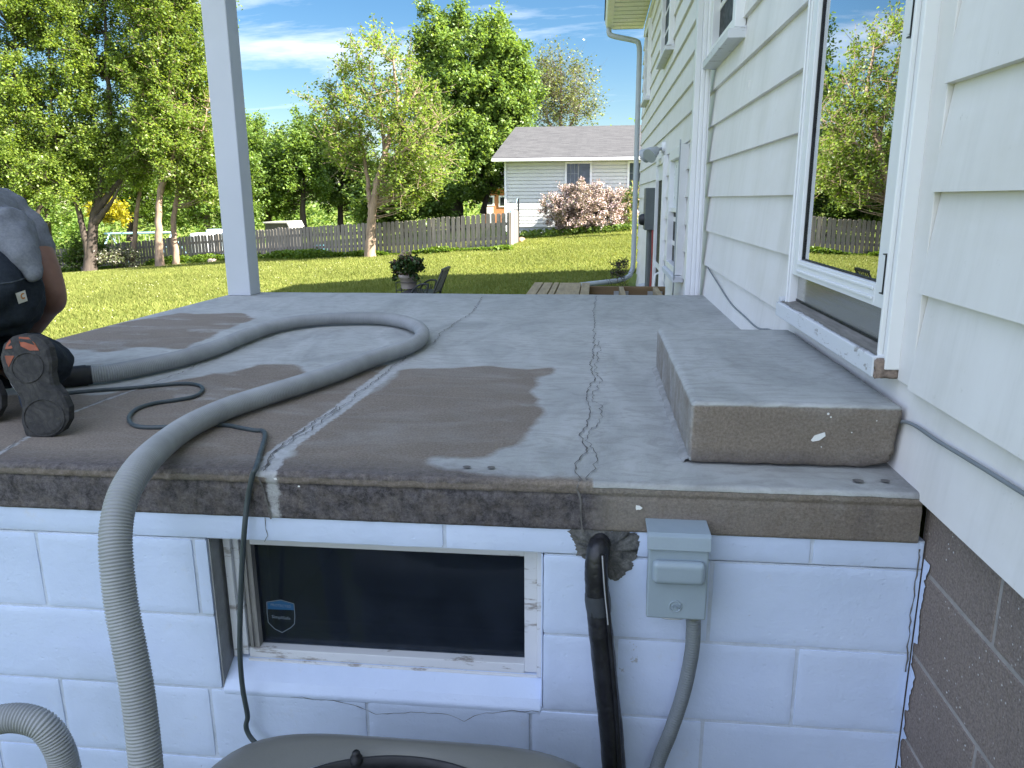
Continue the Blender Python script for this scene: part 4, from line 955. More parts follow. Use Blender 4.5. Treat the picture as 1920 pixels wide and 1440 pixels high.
LM_front = leafmat('fresh_leaves', [(0.134, 0.213, 0.050), (0.202, 0.297, 0.062), (0.258, 0.353, 0.067), (0.314, 0.386, 0.090)], 0.58)
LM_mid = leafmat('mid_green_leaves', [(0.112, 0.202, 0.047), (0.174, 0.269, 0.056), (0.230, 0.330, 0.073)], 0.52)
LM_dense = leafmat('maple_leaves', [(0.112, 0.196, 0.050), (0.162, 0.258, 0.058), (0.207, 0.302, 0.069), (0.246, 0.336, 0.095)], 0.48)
LM_dark = leafmat('dark_green_leaves', [(0.083, 0.154, 0.037), (0.132, 0.204, 0.044), (0.176, 0.253, 0.057)], 0.45)  # darker green leaf colours
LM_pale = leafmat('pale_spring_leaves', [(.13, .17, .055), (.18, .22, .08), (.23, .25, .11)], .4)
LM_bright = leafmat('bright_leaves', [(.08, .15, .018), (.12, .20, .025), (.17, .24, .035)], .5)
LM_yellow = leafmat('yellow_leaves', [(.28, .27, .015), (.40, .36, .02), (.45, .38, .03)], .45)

# the young tree in front of the fence
D = 22.6
tree('young_tree', 'slender young tree with pale forked trunk and loose crown in front of the fence', 'tree', root_at(693, 478, D),
     [stem(D, [(693,480),(695,440),(699,400),(704,365),(709,335),(722,290),(735,235),(745,190),(740,140),(737,105)], .16),
      stem(D, [(696,395),(692,368),(690,345),(684,300),(672,250),(650,200),(612,165)], .09, .08),
      stem(D, [(706,352),(712,325),(735,300),(775,268),(812,240)], .07, -.1), stem(D, [(722,290),(716,230),(705,170),(690,110)], .06, .12), stem(D, [(730,250),(765,200),(790,150)], .05)],
     [E(712,215,D,70,150,.9), E(650,215,D,80,90,.62), E(600,170,D,50,55,.4), E(790,265,D,62,95,1.3), E(770,345,D,62,55,1.6), E(650,270,D,46,56,1.2), E(735,100,D,48,60,.5)],
     280, 22000, .094, LM_front, M_barkwarm, .27, 11, twigs=5, rb=.012, spread=1.25, minz=.35)
# big dense maple
D = 41
tree('maple_tree', 'tall dense dark green maple with broad rounded crown behind the fence', 'tree', root_at(856, 420, D),
     [stem(D, [(856,432),(857,380),(862,320),(868,240),(870,140)], .42), stem(D, [(857,380),(900,330),(940,270)], .2), stem(D, [(857,370),(820,300),(815,220)], .18), stem(D, [(905,400),(925,330),(950,300)], .14)],
     [E(885,185,D,98,140,1.), E(838,150,D,55,112,1.1), E(925,165,D,62,100,1.1), E(962,225,D,52,92,1.2), E(890,310,D,112,58,1.1), E(818,50,D,28,26,.9), E(800,270,D,48,85,1)],
     620, 125000, .185, LM_dense, M_barkdark, .52, 21, twigs=6, rb=.016, hollow=.30)
D = 62
tree('airy_tree', 'pale yellow green tree with thin airy spring foliage behind the house roof', 'tree', root_at(1055, 410, D),
     [stem(D, [(1050,425),(1050,330),(1050,260),(1052,190),(1052,130)], .3), stem(D, [(1050,270),(1020,210),(1005,160)], .14), stem(D, [(1050,270),(1080,215),(1095,170)], .14)],
     [E(1048,185,D,60,72,1), E(1030,150,D,36,44,.8), E(1075,190,D,42,58,.8), E(1010,215,D,34,46,1)], 230, 8500, .20, LM_pale, M_bark, .75, 31, twigs=7, rb=.011, spread=1.35)
# trees beyond the fence, seen between the post and the maple
for i, (px, py, D, ell, n, lm, lab) in enumerate([
    (505, 425, 44, [E(500,330,44,46,90), E(480,280,44,38,60)], 15000, LM_mid, 'leafy green tree beyond the fence right beside the white post'),
    (570, 425, 42, [E(560,330,42,52,75), E(575,270,42,40,50), E(530,350,42,40,60)], 17000, LM_mid, 'round mid green tree beyond the fence between the post and the young tree'),
    (640, 425, 46, [E(630,320,46,58,80), E(665,350,46,60,70), E(612,265,46,30,38)], 17000, LM_dark, 'darker green tree beyond the fence behind the young tree'),
    (760, 425, 37, [E(765,372,37,78,42), E(715,385,37,60,42), E(820,375,37,45,46), E(780,330,37,50,30)], 20000, LM_dark, 'low dark spreading tree beyond the fence beneath the maple')]):
    tree('background_tree', lab, 'tree', root_at(px, py, D), [stem(D, [(px,py+12),(px-2,py-50),(px+3,py-110),(px,py-160)] if i < 3 else [(px,py+12),(px-4,py-30),(px+6,py-75)], .2)], ell, 170, int(n*1.5), .17, lm, M_barkdark, .5, 40+i, 'trees beyond the fence', rb=.014)
# the row of trees on the left
D = 26
LT = [
 ('leaning tree with a twin dark trunk behind the kneeling person', 25.5, (165,512), [[(168,512),(172,450),(178,400),(192,320),(205,220),(200,110),(195,-40)], [(168,508),(158,440),(140,370),(110,290),(95,180),(90,40)], [(180,395),(230,330),(262,270)], [(175,420),(205,385),(225,350)]], .21,
   [E(165,110,25.5,80,150), E(115,270,25.5,75,95,1.4), E(205,280,25.5,60,90,1.4), E(150,340,25.5,80,50,1.4), E(140,-90,25.5,85,130)], 230, 20000, LM_front, M_barkdark),
 ('slim tree with a crooked pale trunk, leftmost of the three beside the post', 26.5, (252,502), [[(249,504),(252,450),(256,405),(262,360),(272,300),(268,200),(262,80),(258,-60)]], .10,
   [E(265,150,26.5,58,120,.8), E(262,-30,26.5,60,120,.7), E(268,270,26.5,52,60,1)], 120, 9000, LM_front, M_barkwarm),
 ('upright tree with the thickest pale trunk of the three beside the post', 25.4, (300,504), [[(301,506),(298,460),(297,415),(300,360),(306,300),(303,200),(300,90),(302,-60)], [(300,360),(325,290),(340,200)]], .15,
   [E(305,170,25.4,62,120,.9), E(300,10,25.4,62,120,.7), E(312,285,25.4,56,52,1.2)], 150, 12000, LM_front, M_barkwarm),
 ('slim tree with a wavy pale trunk, nearest of the three to the white post', 26, (330,500), [[(331,503),(327,455),(325,410),(332,370),(333,320),(345,260),(352,160),(356,40),(360,-60)], [(333,325),(372,270),(392,190)]], .115,
   [E(365,210,26,58,110,1), E(372,70,26,52,110,.45), E(352,310,26,60,65,1.4), E(390,365,26,42,62,1.4)], 160, 13000, LM_front, M_barkwarm),
 ('spreading tree at the far left edge with dark inner branches', 25, (40,515), [[(60,516),(52,440),(40,340),(30,220),(25,60)], [(52,440),(85,370),(120,330)], [(40,340),(0,280),(-40,230)]], .17,
   [E(20,170,25,95,150), E(60,330,25,75,85,1.3), E(-20,340,25,70,90), E(20,-40,25,100,130), E(-90,170,25,80,150,.6)], 260, 21000, LM_front, M_barkdark)]
for i, (lab, D, b, sts, r, ell, ncl, nl, lm, bm) in enumerate(LT):
    tree('yard_tree', lab, 'tree', root_at(b[0], b[1], D), [stem(D, s, r*(1 if k == 0 else .62), .0 if k == 0 else .12*(-1)**k) for k, s in enumerate(sts)], ell, int(ncl*1.7), int(nl*3.6), .10, lm, bm, .36, 60+i, 'trees along the left fence', rb=.014, minz=.6, twigs=5)
for i, (px, py, D, ell, n, lm, lab) in enumerate([
    (90, 440, 41, [E(85,340,41,105,85), E(20,330,41,80,95)], 17000, LM_mid, 'mid green tree mass beyond the fence behind the twin trunk tree'),
    (245, 440, 44, [E(250,330,44,72,88), E(300,385,44,60,42)], 14000, LM_bright, 'bright lime green tree beyond the fence behind the slim trunks'),
    (390, 440, 40, [E(390,345,40,58,92), E(350,385,40,46,42), E(440,330,40,50,95)], 15000, LM_mid, 'leafy green tree beyond the fence hidden partly by the white post'),
    (-60, 440, 40, [E(-60,250,40,90,180)], 13000, LM_mid, 'tall green tree beyond the fence at the very left edge')]):
    tree('background_tree', lab, 'tree', root_at(px, py, D), [stem(D, [(px,py+12),(px-2,py-50),(px+3,py-110),(px,py-170)], .2)], ell, 160, int(n*1.5), .175, lm, M_barkdark, .55, 80+i, 'trees beyond the fence', rb=.014)
# farther belt of woodland that closes the view
rg = np.random.default_rng(77); LC = []
for k in range(300):
    x = rg.uniform(-75, 6); y = rg.uniform(62, 85); c = np.array([x, y, rg.uniform(-2.0, 3.2+1.5*math.sin(x*.25))+float(ground(np.array([x]), np.array([34.]))[0])*.5+.8]); LC.append(c+rg.normal(0, .95, (90, 3))*np.array([1.2, 1, .9]))
o = leaves('distant_woodland', np.concatenate(LC), .46, LM_mid, None, rg); tag(o, 'distant belt of green woodland closing the view behind the yards', 'woodland', kind='stuff')

# shrubs
def shrub(name, lab, cat, ells, base, n, leaf, lm, ncl, sig, seed, stemr=.02, group=None, bm=None, rb=.01, minz=None, up=.5):
    b = Vector(base); sts = []
    rg = random.Random(seed)
    for k in range(5): e = ells[k % len(ells)]; c = Vector(e[0]); sts.append(([b+Vector((rg.uniform(-.15, .15), rg.uniform(-.1, .1), -.08)), b.lerp(c, .5)+Vector((rg.uniform(-.2, .2), 0, 0)), c+Vector((rg.uniform(-.3, .3), rg.uniform(-.2, .2), e[1][2]*.3))], stemr))
    return tree(name, lab, cat, base, sts, ells, ncl, n, leaf, lm, bm or M_barkdark, sig, seed, group, rb=rb, minz=minz, up=up)
LM_pink = leafmat('variegated_pink_leaves', [(.20, .22, .13), (.50, .37, .35), (.62, .42, .45), (.70, .52, .56), (.72, .63, .62)], .14, gloss=0.)
shrub('flowering_shrub', 'large rounded shrub with pink and cream leaves against the far white house', 'shrub', [E(1090,392,26.6,68,40), E(1060,395,26.6,44,34), E(1130,395,26.6,38,36), E(1090,370,26.6,44,26)], root_at(1092, 440, 26.6), 34000, .066, LM_pink, 330, .15, 101, minz=-.55)
shrub('flowering_shrub', 'smaller dull pink shrub half hidden by the house downspout', 'shrub', [E(1172,398,27.2,22,38)], root_at(1172, 440, 27.2), 3500, .075, LM_pink, 60, .16, 102, minz=-.5)
D = 24.5
tree('sapling', 'small standard sapling with a thin yellow stem beside the house corner', 'sapling', root_at(1184, 455, D), [stem(D, [(1183,456),(1186,425),(1190,400),(1188,365),(1186,350)], .022)], [E(1188,392,D,16,40), E(1186,362,D,14,14)], 40, 1500, .08, leafmat('sapling_leaves', [(.10, .19, .04), (.16, .24, .07), (.45, .33, .30)], .35), plain('yellow_bark', (.40, .30, .08), .8), .14, 103, rb=.004)
shrub('yellow_shrub', 'bright yellow leaved shrub beyond the fence behind the twin trunk tree', 'shrub', [E(208,402,33,34,24), E(188,390,33,24,22)], root_at(208, 440, 33), 4200, .12, LM_yellow, 60, .26, 104)
shrub('lilac_shrub', 'low shrub with greyish white blossom in front of the left fence', 'shrub', [E(207,482,26,26,15), E(235,488,26,24,14)], root_at(215, 500, 26), 2200, .08, leafmat('blossom', [(.10, .14, .05), (.18, .20, .10), (.5, .46, .44)], .3), 50, .2, 105)
shrub('dark_shrub', 'dark green bushy growth at the foot of the twin trunk tree', 'shrub', [E(165,470,26.6,34,34), E(135,488,26.6,30,18)], root_at(160, 507, 26.6), 3200, .11, LM_dark, 60, .26, 106)

# ---------------------------------------------------------------- picket fence
def picket_wood():
    M = Mat('weathered_picket_wood', .9, .15); r = M.island(); g = M.noise(9, 6, .7, M.mapping((6, 6, .6)))
    c = M.ramp(g, [(.3, (.14, .122, .105)), (.7, (.265, .24, .21))]); c = M.mix(M.ramp(r, [(0., 0.), (1., .55)]), c, (.15, .135, .12)); M.col(c); M.bump(g, .3, .004); return M.m
M_picket = picket_wood()
fpts = [onY(954, 458, 22), onY(800, 467, 22.6), onY(640, 479, 23.6), onY(400, 497, 26.6), onY(200, 507, 28.2), onY(85, 512, 29), onY(-60, 518, 30), onY(-420, 530, 32)]
fe = empty('picket_fence', (fpts[0].x, fpts[0].y, gz(fpts[0].x, fpts[0].y)), 'weathered grey wooden picket fence running across the back of the lawn', 'fence')
poly = resample([Vector((p.x, p.y, 0)) for p in fpts], .157); rg = random.Random(2)
pk = MB(); rl_ = MB()
ret = [Vector((fpts[0].x+.02, fpts[0].y+.02, 0)), Vector((fpts[0].x+.06, fpts[0].y+2.1, 0))]
def picket(p, d, h, w=.122):
    n = Vector((d.y, -d.x, 0)); z = gz(p.x, p.y)+.04; t = rg.uniform(-.012, .012); hh = h+rg.uniform(-.025, .02)
    a = p-d*w/2; b = p+d*w/2; up = Vector((t*d.x, t*d.y, 1))
    q = [a+up*0, b+up*0, b+up*(hh-.03), b+up*hh-d*.028, a+up*hh+d*.028, a+up*(hh-.03)]
    pk.prism([Vector((v.x, v.y, v.z+z))+n*rg.uniform(0, .004) for v in q], -n*.018)
for i in range(len(poly)-1):
    p = Vector(poly[i]); d = (Vector(poly[i+1])-p).normalized(); d = -d
    picket(p, d, .97-.06*min(1, i/110))
for k in range(13):
    p = ret[0].lerp(ret[1], k/13.); d = (ret[1]-ret[0]).normalized(); picket(p, -d, .97, .150)
pk.build('picket_panel', M_picket, fe)
for f in (.28, .72):
    for a, b in zip(fpts, fpts[1:]):
        n = max(1, int((b-a).length/1.2))
        for j in range(n):
            u = Vector(a).lerp(b, j/n); v = Vector(a).lerp(b, (j+1)/n)
            u.z = gz(u.x, u.y)+f*.9+.06; v.z = gz(v.x, v.y)+f*.9+.06; off = Vector((0, .045, 0)); rl_.bar(u+off, v+off, .04, .085)
rl_.build('rail', M_picket, fe)
pp = resample([Vector((p.x, p.y, 0)) for p in fpts], 2.4)
for p in pp:
    mb = MB(); z = gz(p[0], p[1]); mb.box((p[0]-.045, p[1]+.07, z-.15), (p[0]+.045, p[1]+.16, z+.97)); mb.build('fence_post', M_picket, fe)
mb = MB(); mb.box((ret[1].x-.02, ret[1].y+.02, -.9), (ret[1].x+.03, ret[1].y+.07, .62)); mb.build('steel_post', M_black, fe)
# low growth along the foot of the fence
rg = np.random.default_rng(12); n = 34000; t = rg.random(n); pth = resample([Vector((p.x, p.y, 0)) for p in fpts], .05); idx = (t*(len(pth)-1)).astype(int)
C = pth[idx].copy(); wv = np.clip(fbm(C[:, 0]*.8, C[:, 1]*.8, 3)-.22, .05, 1); fade = np.where(C[:, 0] > -6.4, .45, 1.)
C[:, 1] -= rg.random(n)*1.0*fade*wv*1.9+.02; C[:, 0] += rg.normal(0, .1, n); C[:, 2] = groundn(C[:, 0], C[:, 1])+rg.random(n)**1.3*.62*wv*fade
o = leaves('ground_cover', C, .10, LM_bright, None, rg, .8); tag(o, 'bright green weeds and ground cover growing along the foot of the picket fence', 'weeds', kind='stuff')
n = 3500; C = np.stack([rg.uniform(-3.2, 1.8, n), 27.0-rg.random(n)*1.1, np.zeros(n)], 1); C[:, 2] = groundn(C[:, 0], C[:, 1])+rg.random(n)*.22
o = leaves('ground_cover', C, .10, LM_dark, None, rg, .8); tag(o, 'dark green ground cover under the pink shrub along the far white house', 'ground cover', kind='stuff')

# ---------------------------------------------------------------- neighbouring houses
NY = 28.0; nx0 = onY(947, 305, NY).x; nzb = -.66; nze = onY(1000, 304, NY).z; nx1 = 9.
nh = empty('neighbour_house', (nx0, NY, nzb), 'single storey white house with grey shingle roof beyond the lawn', 'house')
M_nsid = plain('white_vinyl_siding', (.62, .63, .62), .5, .05, 3)
mb = MB(); z = nzb+.30
while z < nze+.05:
    mb.box((nx0+.06, NY-.040, z), (nx1, NY, z+.098)); z += .125
mb.build('siding_wall', M_nsid, nh)
mb = MB(); mb.box((nx0, NY+.001, nzb+.28), (nx1, NY+15.4, nze+.1)); mb.box((nx0-.02, NY-.03, nzb+.28), (nx0+.06, NY+.05, nze)); mb.build('wall', M_nsid, nh)
mb = MB(); mb.box((nx0+.02, NY+.01, nzb-.6), (nx1, NY+15.3, nzb+.279)); mb.build('foundation', plain('painted_foundation', (.40, .42, .47), .8, .1, 5), nh)
ex0 = onY(922, 300, NY-.5).x; rz = onY(985, 238, NY+7.6).z; ez = onY(1000, 298, NY-.5).z
mb = MB(); mb.prism([(ex0, NY-.5, ez+.02), (ex0, NY-.5, ez+.06), (ex0, NY+7.6, rz), (ex0, NY+15.8, ez+.06), (ex0, NY+15.8, ez+.02), (ex0, NY+7.6, rz-.1)], (nx1-ex0+.4, 0, 0)); mb.build('roof', M_shingle, nh)
mb = MB(); mb.prism([(nx0+.01, NY, nze), (nx0+.01, NY+15.3, nze), (nx0+.01, NY+7.6, rz-.12)], (.1, 0, 0)); mb.build('gable', M_nsid, nh)
mb = MB(); mb.box((ex0, NY-.58, ez-.075), (nx1+.4, NY-.501, ez+.025)); mb.build('gutter', M_alu, nh, bev=.01)
mb = MB(); mb.box((ex0, NY-.50, ez-.07), (nx1+.4, NY-.024, ez-.05)); mb.build('soffit', M_alu, nh)
mb = MB(); mb.box((nx0-.02, NY-.10, nzb+.1), (nx0+.05, NY-.032, ez-.07)); mb.bar((nx0+.015, NY-.07, ez-.05), (nx0+.015, NY-.5, ez-.02), .06, .06); mb.build('downspout', M_alu, nh)
for a, b in ((1063, 1106), (1180, 1222)):
    xa, xb = onY(a, 330, NY).x, onY(b, 330, NY).x; zt = onY(1085, 307, NY).z; zb = zt-1.35
    f = MB(); f.box((xa-.075, NY-.085, zb-.07), (xa, NY-.001, zt+.07)); f.box((xb, NY-.085, zb-.07), (xb+.075, NY-.001, zt+.07)); f.box((xa, NY-.085, zt), (xb, NY-.001, zt+.07)); f.box((xa, NY-.085, zb-.07), (xb, NY-.001, zb)); w = f.build('window', M_vinyl, nh)
    p = MB(); p.box((xa, NY-.046, zb), (xb, NY-.040, zt)); p.build('pane', plain('dusk_pane', (.045, .06, .075), .12, .3, 3, spec=.6), w)
    g = MB(); xm = (xa+xb)/2; g.box((xm-.02, NY-.056, zb), (xm+.02, NY-.0465, zt))
    for k in (1, 2): g.box((xa+(xm-xa)*k/3-.006, NY-.050, zb), (xa+(xm-xa)*k/3+.006, NY-.0465, zt))
    for k in range(1, 4): g.box((xa, NY-.0525, zb+(zt-zb)*k/4-.006), (xm-.021, NY-.0485, zb+(zt-zb)*k/4+.006))
    g.build('muntin', plain('grey_muntin', (.25, .27, .28), .5), w)
BY = 50.; bh = empty('brick_house', tuple(onY(925, 415, BY)), 'small orange brick house with white window trim glimpsed past the fence corner', 'house')
bl, brx = onY(905, 380, BY).x, onY(990, 380, BY).x; bt, bb = onY(925, 362, BY).z, onY(925, 425, BY).z
mb = MB(); mb.box((bl, BY, bb-1), (brx, BY+6, bt+.3)); mb.build('wall', plain('orange_brick', (.42, .17, .07), .85, .2, 6), bh)
mb = MB(); mb.prism([(bl-.4, BY-.4, bt+.3), (bl-.4, BY+6.4, bt+.3), (bl-.4, BY+3, bt+1.6)], (brx-bl+.8, 0, 0)); mb.build('roof', M_shingle, bh)
for a, b, t, u in ((914,924,370,383), (938,952,370,385)):
    p0, p1 = onY(a, t, BY-.02), onY(b, u, BY-.02); f = MB(); f.box((p0.x-.10, BY-.05, p1.z-.1), (p1.x+.10, BY-.001, p0.z+.1)); w = f.build('window', M_vinyl, bh); f = MB(); f.box((p0.x, BY-.07, p1.z), (p1.x, BY-.051, p0.z)); f.build('pane', M_screen, w)
f = MB(); p0, p1 = onY(913, 388, BY), onY(925, 425, BY); f.box((p0.x, BY-.05, p1.z-.5), (p1.x, BY-.001, p0.z)); f.build('door', M_vinyl, bh)
# low shed and garden play things behind the fence
SH = onY(520, 437, 31); sh = empty('garden_shed', (SH.x, SH.y, gz(SH.x, SH.y)), 'low dark grey shed with a pale roof edge behind the fence beside the post', 'shed')
a, b = onY(497, 420, 31).x, onY(540, 420, 31).x; zt = onY(515, 416, 31).z
mb = MB(); mb.box((a, 31, zt-1.6), (b, 32.4, zt-.06)); mb.build('wall', plain('dark_grey_board', (.09, .085, .08), .9, .2, 5), sh)
mb = MB(); mb.prism([(a-.05, 30.9, zt-.05), (a-.05, 30.9, zt), (b, 30.9, zt+.02), (b+.14, 30.9, zt-.28), (b+.10, 30.9, zt-.30), (b-.02, 30.9, zt-.05)], (0, 1.6, 0)); mb.build('roof', plain('pale_roof_edge', (.33, .33, .31), .7), sh)
M_paleblue = plain('pale_blue_paint', (.30, .48, .62), .5, .1, 4)
SWD = 33.; swg = empty('swing_set', tuple(onY(270, 455, SWD)), 'pale blue metal swing set standing beyond the fence behind the slim trunks', 'swing set')
mb = MB(); mb.tube([onY(196, 438, SWD), onY(330, 436, SWD)], .05, 10); mb.build('top_beam', M_paleblue, swg)
for x, s in ((205, -8), (205, 8), (322, -8), (322, 8)):
    mb = MB(); p = onY(x, 438, SWD); e = Vector((p.x+s*.03, p.y+(1.0 if s > 0 else -1.0), gz(p.x, p.y))); mb.tube([p, e], .035, 8); mb.build('leg', M_paleblue, swg)
for x in (215, 222, 272, 279):
    mb = MB(); p = onY(x, 438, SWD); mb.tube([p, p-Vector((0, 0, 1.1))], .012, 6); mb.build('chain', M_galv, swg)
def play(name, lab, cat, px, py, D, w, h, col):
    c = onY(px, py, D); z0 = gz(c.x, c.y); V, F = rough_block((c.x-w/2, D, z0), (c.x+w/2, D+w*.8, max(z0+.15, c.z+h/2)), .06, min(w, h)*.28, .01, 3)
    o = npmesh(name, V, F, 4, plain(name+'_plastic', col, .45, .08, 3), smooth=True); return tag(o, lab, cat)
play('toy_box', 'round turquoise plastic toy glimpsed through the fence pickets beside the young tree', 'toy', 597, 468, 24.6, .42, .3, (.16, .50, .62))
play('garden_tub', 'white plastic tub showing above the fence close to the white post', 'tub', 372, 445, 31, .85, .34, (.62, .64, .68))
play('water_tank', 'pale blue plastic tank showing above the fence nearest the white post', 'tank', 398, 441, 32, .7, .5, (.45, .60, .70))
# rocks
def rock(lab, px, py, D, s, col, seed):
    c = onY(px, py, D); c.z = gz(c.x, c.y)+s*.3; bm = bmesh.new(); bmesh.ops.create_icosphere(bm, subdivisions=3, radius=s)
    for v in bm.verts:
        k = .7+.6*float(fbm(np.array([v.co.x/s*1.4+seed]), np.array([v.co.y/s*1.4+v.co.z/s]), 3)[0]); v.co = Vector((v.co.x*1.25, v.co.y, v.co.z*.7))*k
    me = bpy.data.meshes.new('rock'); bm.to_mesh(me); bm.free(); me.transform(Matrix.Translation(c)); o = link('rock', me, plain('rock_stone', col, .9, .3, 7, .5, 30)); tag(o, lab, 'rock')
rock('pale pinkish rock lying at the fence foot beside the white post', 399, 497, 25.6, .14, (.42, .33, .27), 3)
rock('rusty reddish stone at the corner of the fence by the far house', 971, 443, 24.6, .15, (.36, .17, .10), 7)
rock('brown stone behind the reddish one at the fence corner', 977, 437, 25.4, .12, (.30, .18, .13), 11)
# blue cord tied to the fence corner
mb = MB(); mb.tube([onY(957, 397, 22.1), onY(962, 391, 22.6), onY(967, 385, 23.2), onY(970, 372, 23.9)], [.03, .02, .012, .008], 6); o = mb.build('tarp_strip', M_paleblue); tag(o, 'thin pale blue tarp strip tied to the fence corner', 'strip')

# ---------------------------------------------------------------- patio things behind the slab
PD = 10.6; pc = onY(766, 530, PD); pg = gz(pc.x, pc.y)
zt, zb = onY(766, 514, PD).z, onY(766, 541, PD).z
fp = empty('flower_pot', (pc.x, pc.y, zb), 'beige plastic flower pot overflowing with dark leaves on a wire stand', 'flower pot')
mb = MB(); mb.lathe([(0, zb), (.098, zb), (.102, zb+.01), (.122, zt-.055), (.136, zt-.053), (.140, zt), (.130, zt), (.12, zt-.03), (0, zt-.03)], (pc.x, pc.y, 0), 28); mb.build('pot', plain('beige_plastic', (.36, .31, .29), .55, .08, 4), fp)
rg = np.random.default_rng(9); LC = []; st_ = MB()
for k in range(46):
    a = rg.uniform(0, 6.28); r = .21*rg.random()**.5; top = Vector((pc.x+math.cos(a)*r, pc.y+math.sin(a)*r, zt+.06+.12*(1-(r/.23)**2)+rg.uniform(-.03, .05)))
    st_.tube(bezier(Vector((pc.x+math.cos(a)*.04, pc.y+math.sin(a)*.04, zt-.03)), Vector((pc.x+math.cos(a)*r*.6, pc.y+math.sin(a)*r*.6, top.z+.02)), top, 4), .004, 4)
    LC.append(np.array(top)[None]+rg.normal(0, .030, (26, 3)))
for k in range(16):
    a = rg.uniform(0, 6.28); LC.append(np.array([pc.x+math.cos(a)*.20, pc.y+math.sin(a)*.20, zt+rg.uniform(-.07, .06)])[None]+rg.normal(0, .024, (18, 3)))
st_.build('stem', M_barkdark, fp, fix=False); leaves('foliage', np.concatenate(LC), .062, leafmat('potted_leaves', [(.018, .05, .014), (.035, .075, .02), (.06, .10, .03), (.11, .05, .05)], .25), fp, rg)
LC = [np.array([pc.x-.03+rg.normal(0, .04), pc.y, zt+.20+rg.random()*.12])[None]+rg.normal(0, .012, (8, 3)) for k in range(14)]; leaves('blossom', np.concatenate(LC), .04, leafmat('pale_pink_petals', [(.5, .38, .30), (.6, .45, .38)], .3), fp, rg)
ws = empty('wire_plant_stand', (pc.x, pc.y, pg), 'thin black wire plant stand under the flower pot', 'plant stand')
s_ = .145; zs = zb+.10
for sx, sy in ((-1,-1),(1,-1),(1,1),(-1,1)):
    mb = MB(); mb.tube([(pc.x+sx*s_, pc.y+sy*s_, pg-.02), (pc.x+sx*s_, pc.y+sy*s_, zs)], .006, 6); mb.build('leg', M_black, ws)
mb = MB()
for z in (zb-.012, zs-.005):
    q = [Vector((pc.x+sx*s_, pc.y+sy*s_, z)) for sx, sy in ((-1,-1),(1,-1),(1,1),(-1,1))]
    for a, b in zip(q, q[1:]+q[:1]): mb.tube([a, b], .005, 6)
for k in range(-2, 3): mb.tube([(pc.x+k*.05, pc.y-s_, zb-.010), (pc.x+k*.05, pc.y+s_, zb-.010)], .004, 6)
mb.build('rack', M_black, ws)
# metal armchair seen from the side
AD = 10.4; ch = empty('patio_chair', (onY(800, 540, AD).x, AD, gz(-2.2, AD)), 'dark metal patio armchair seen from the side beside the flower pot', 'chair')
g0 = gz(-2.2, AD); b0 = onY(836, 504, AD); b1 = onY(818, 552, AD); dirb = (b1-b0).normalized(); seat_z = g0+.42
t = (seat_z-b0.z)/dirb.z; bs = b0+dirb*t; W2 = .25
for s in (-W2, W2):
    mb = MB(); mb.tube(catmull([b0+Vector((0, s, 0)), b1+Vector((0, s, 0)), bs+Vector((0, s, 0)), Vector((bs.x-.02, AD+s, g0+.2)), Vector((bs.x+.09, AD+s, g0))], 5), .014, 8); mb.build('rear_leg', M_black, ch)
    f0 = Vector((bs.x-.46, AD+s, seat_z)); mb = MB(); mb.tube([f0+Vector((0, 0, .0)), Vector((f0.x-.03, AD+s, g0))], .014, 8); mb.build('front_leg', M_black, ch)
    A = [onY(774, 560, AD), onY(783, 540, AD), onY(795, 530, AD), onY(807, 529, AD), onY(810, 533, AD), onY(804, 560, AD)]
    mb = MB(); mb.tube(catmull([Vector((p.x, AD+s*1.08, p.z)) for p in A], 5), .013, 8)
    cxx, czz = onY(795, 545, AD).x, onY(795, 545, AD).z
    for a in (-.6, -.2, .2, .6, 1.0): mb.tube([(cxx+.02, AD+s*1.08, czz-.06), (cxx+.09*math.sin(a)-.01, AD+s*1.08, czz+.075*math.cos(a))], .006, 6)
    mb.build('armrest', M_black, ch)
mb = MB(); mb.box((bs.x-.46, AD-W2, seat_z-.015), (bs.x, AD+W2, seat_z+.01)); mb.build('seat', M_black, ch, bev=.005)
mb = MB()
for k in range(7): y = AD-W2+W2*2*k/6; mb.bar(b0+Vector((0, y-AD, -.02)), bs+Vector((0, y-AD, .02)), .03, .008, (1, 0, 0))
mb.bar(b0+Vector((0, -W2, 0)), b0+Vector((0, W2, 0)), .035, .035); mb.build('backrest', plain('bronze_slats', (.07, .072, .06), .5, .2, 9), ch)
# bare little shrub by the downspout
shrub('leggy_plant', 'small leggy plant with reddish stems beside the white downspout pipe', 'plant', [E(1163,505,12.9,16,16), E(1160,522,12.9,12,9)], root_at(1163, 530, 12.9), 260, .035, LM_mid, 26, .06, 131, .006, rb=.004)

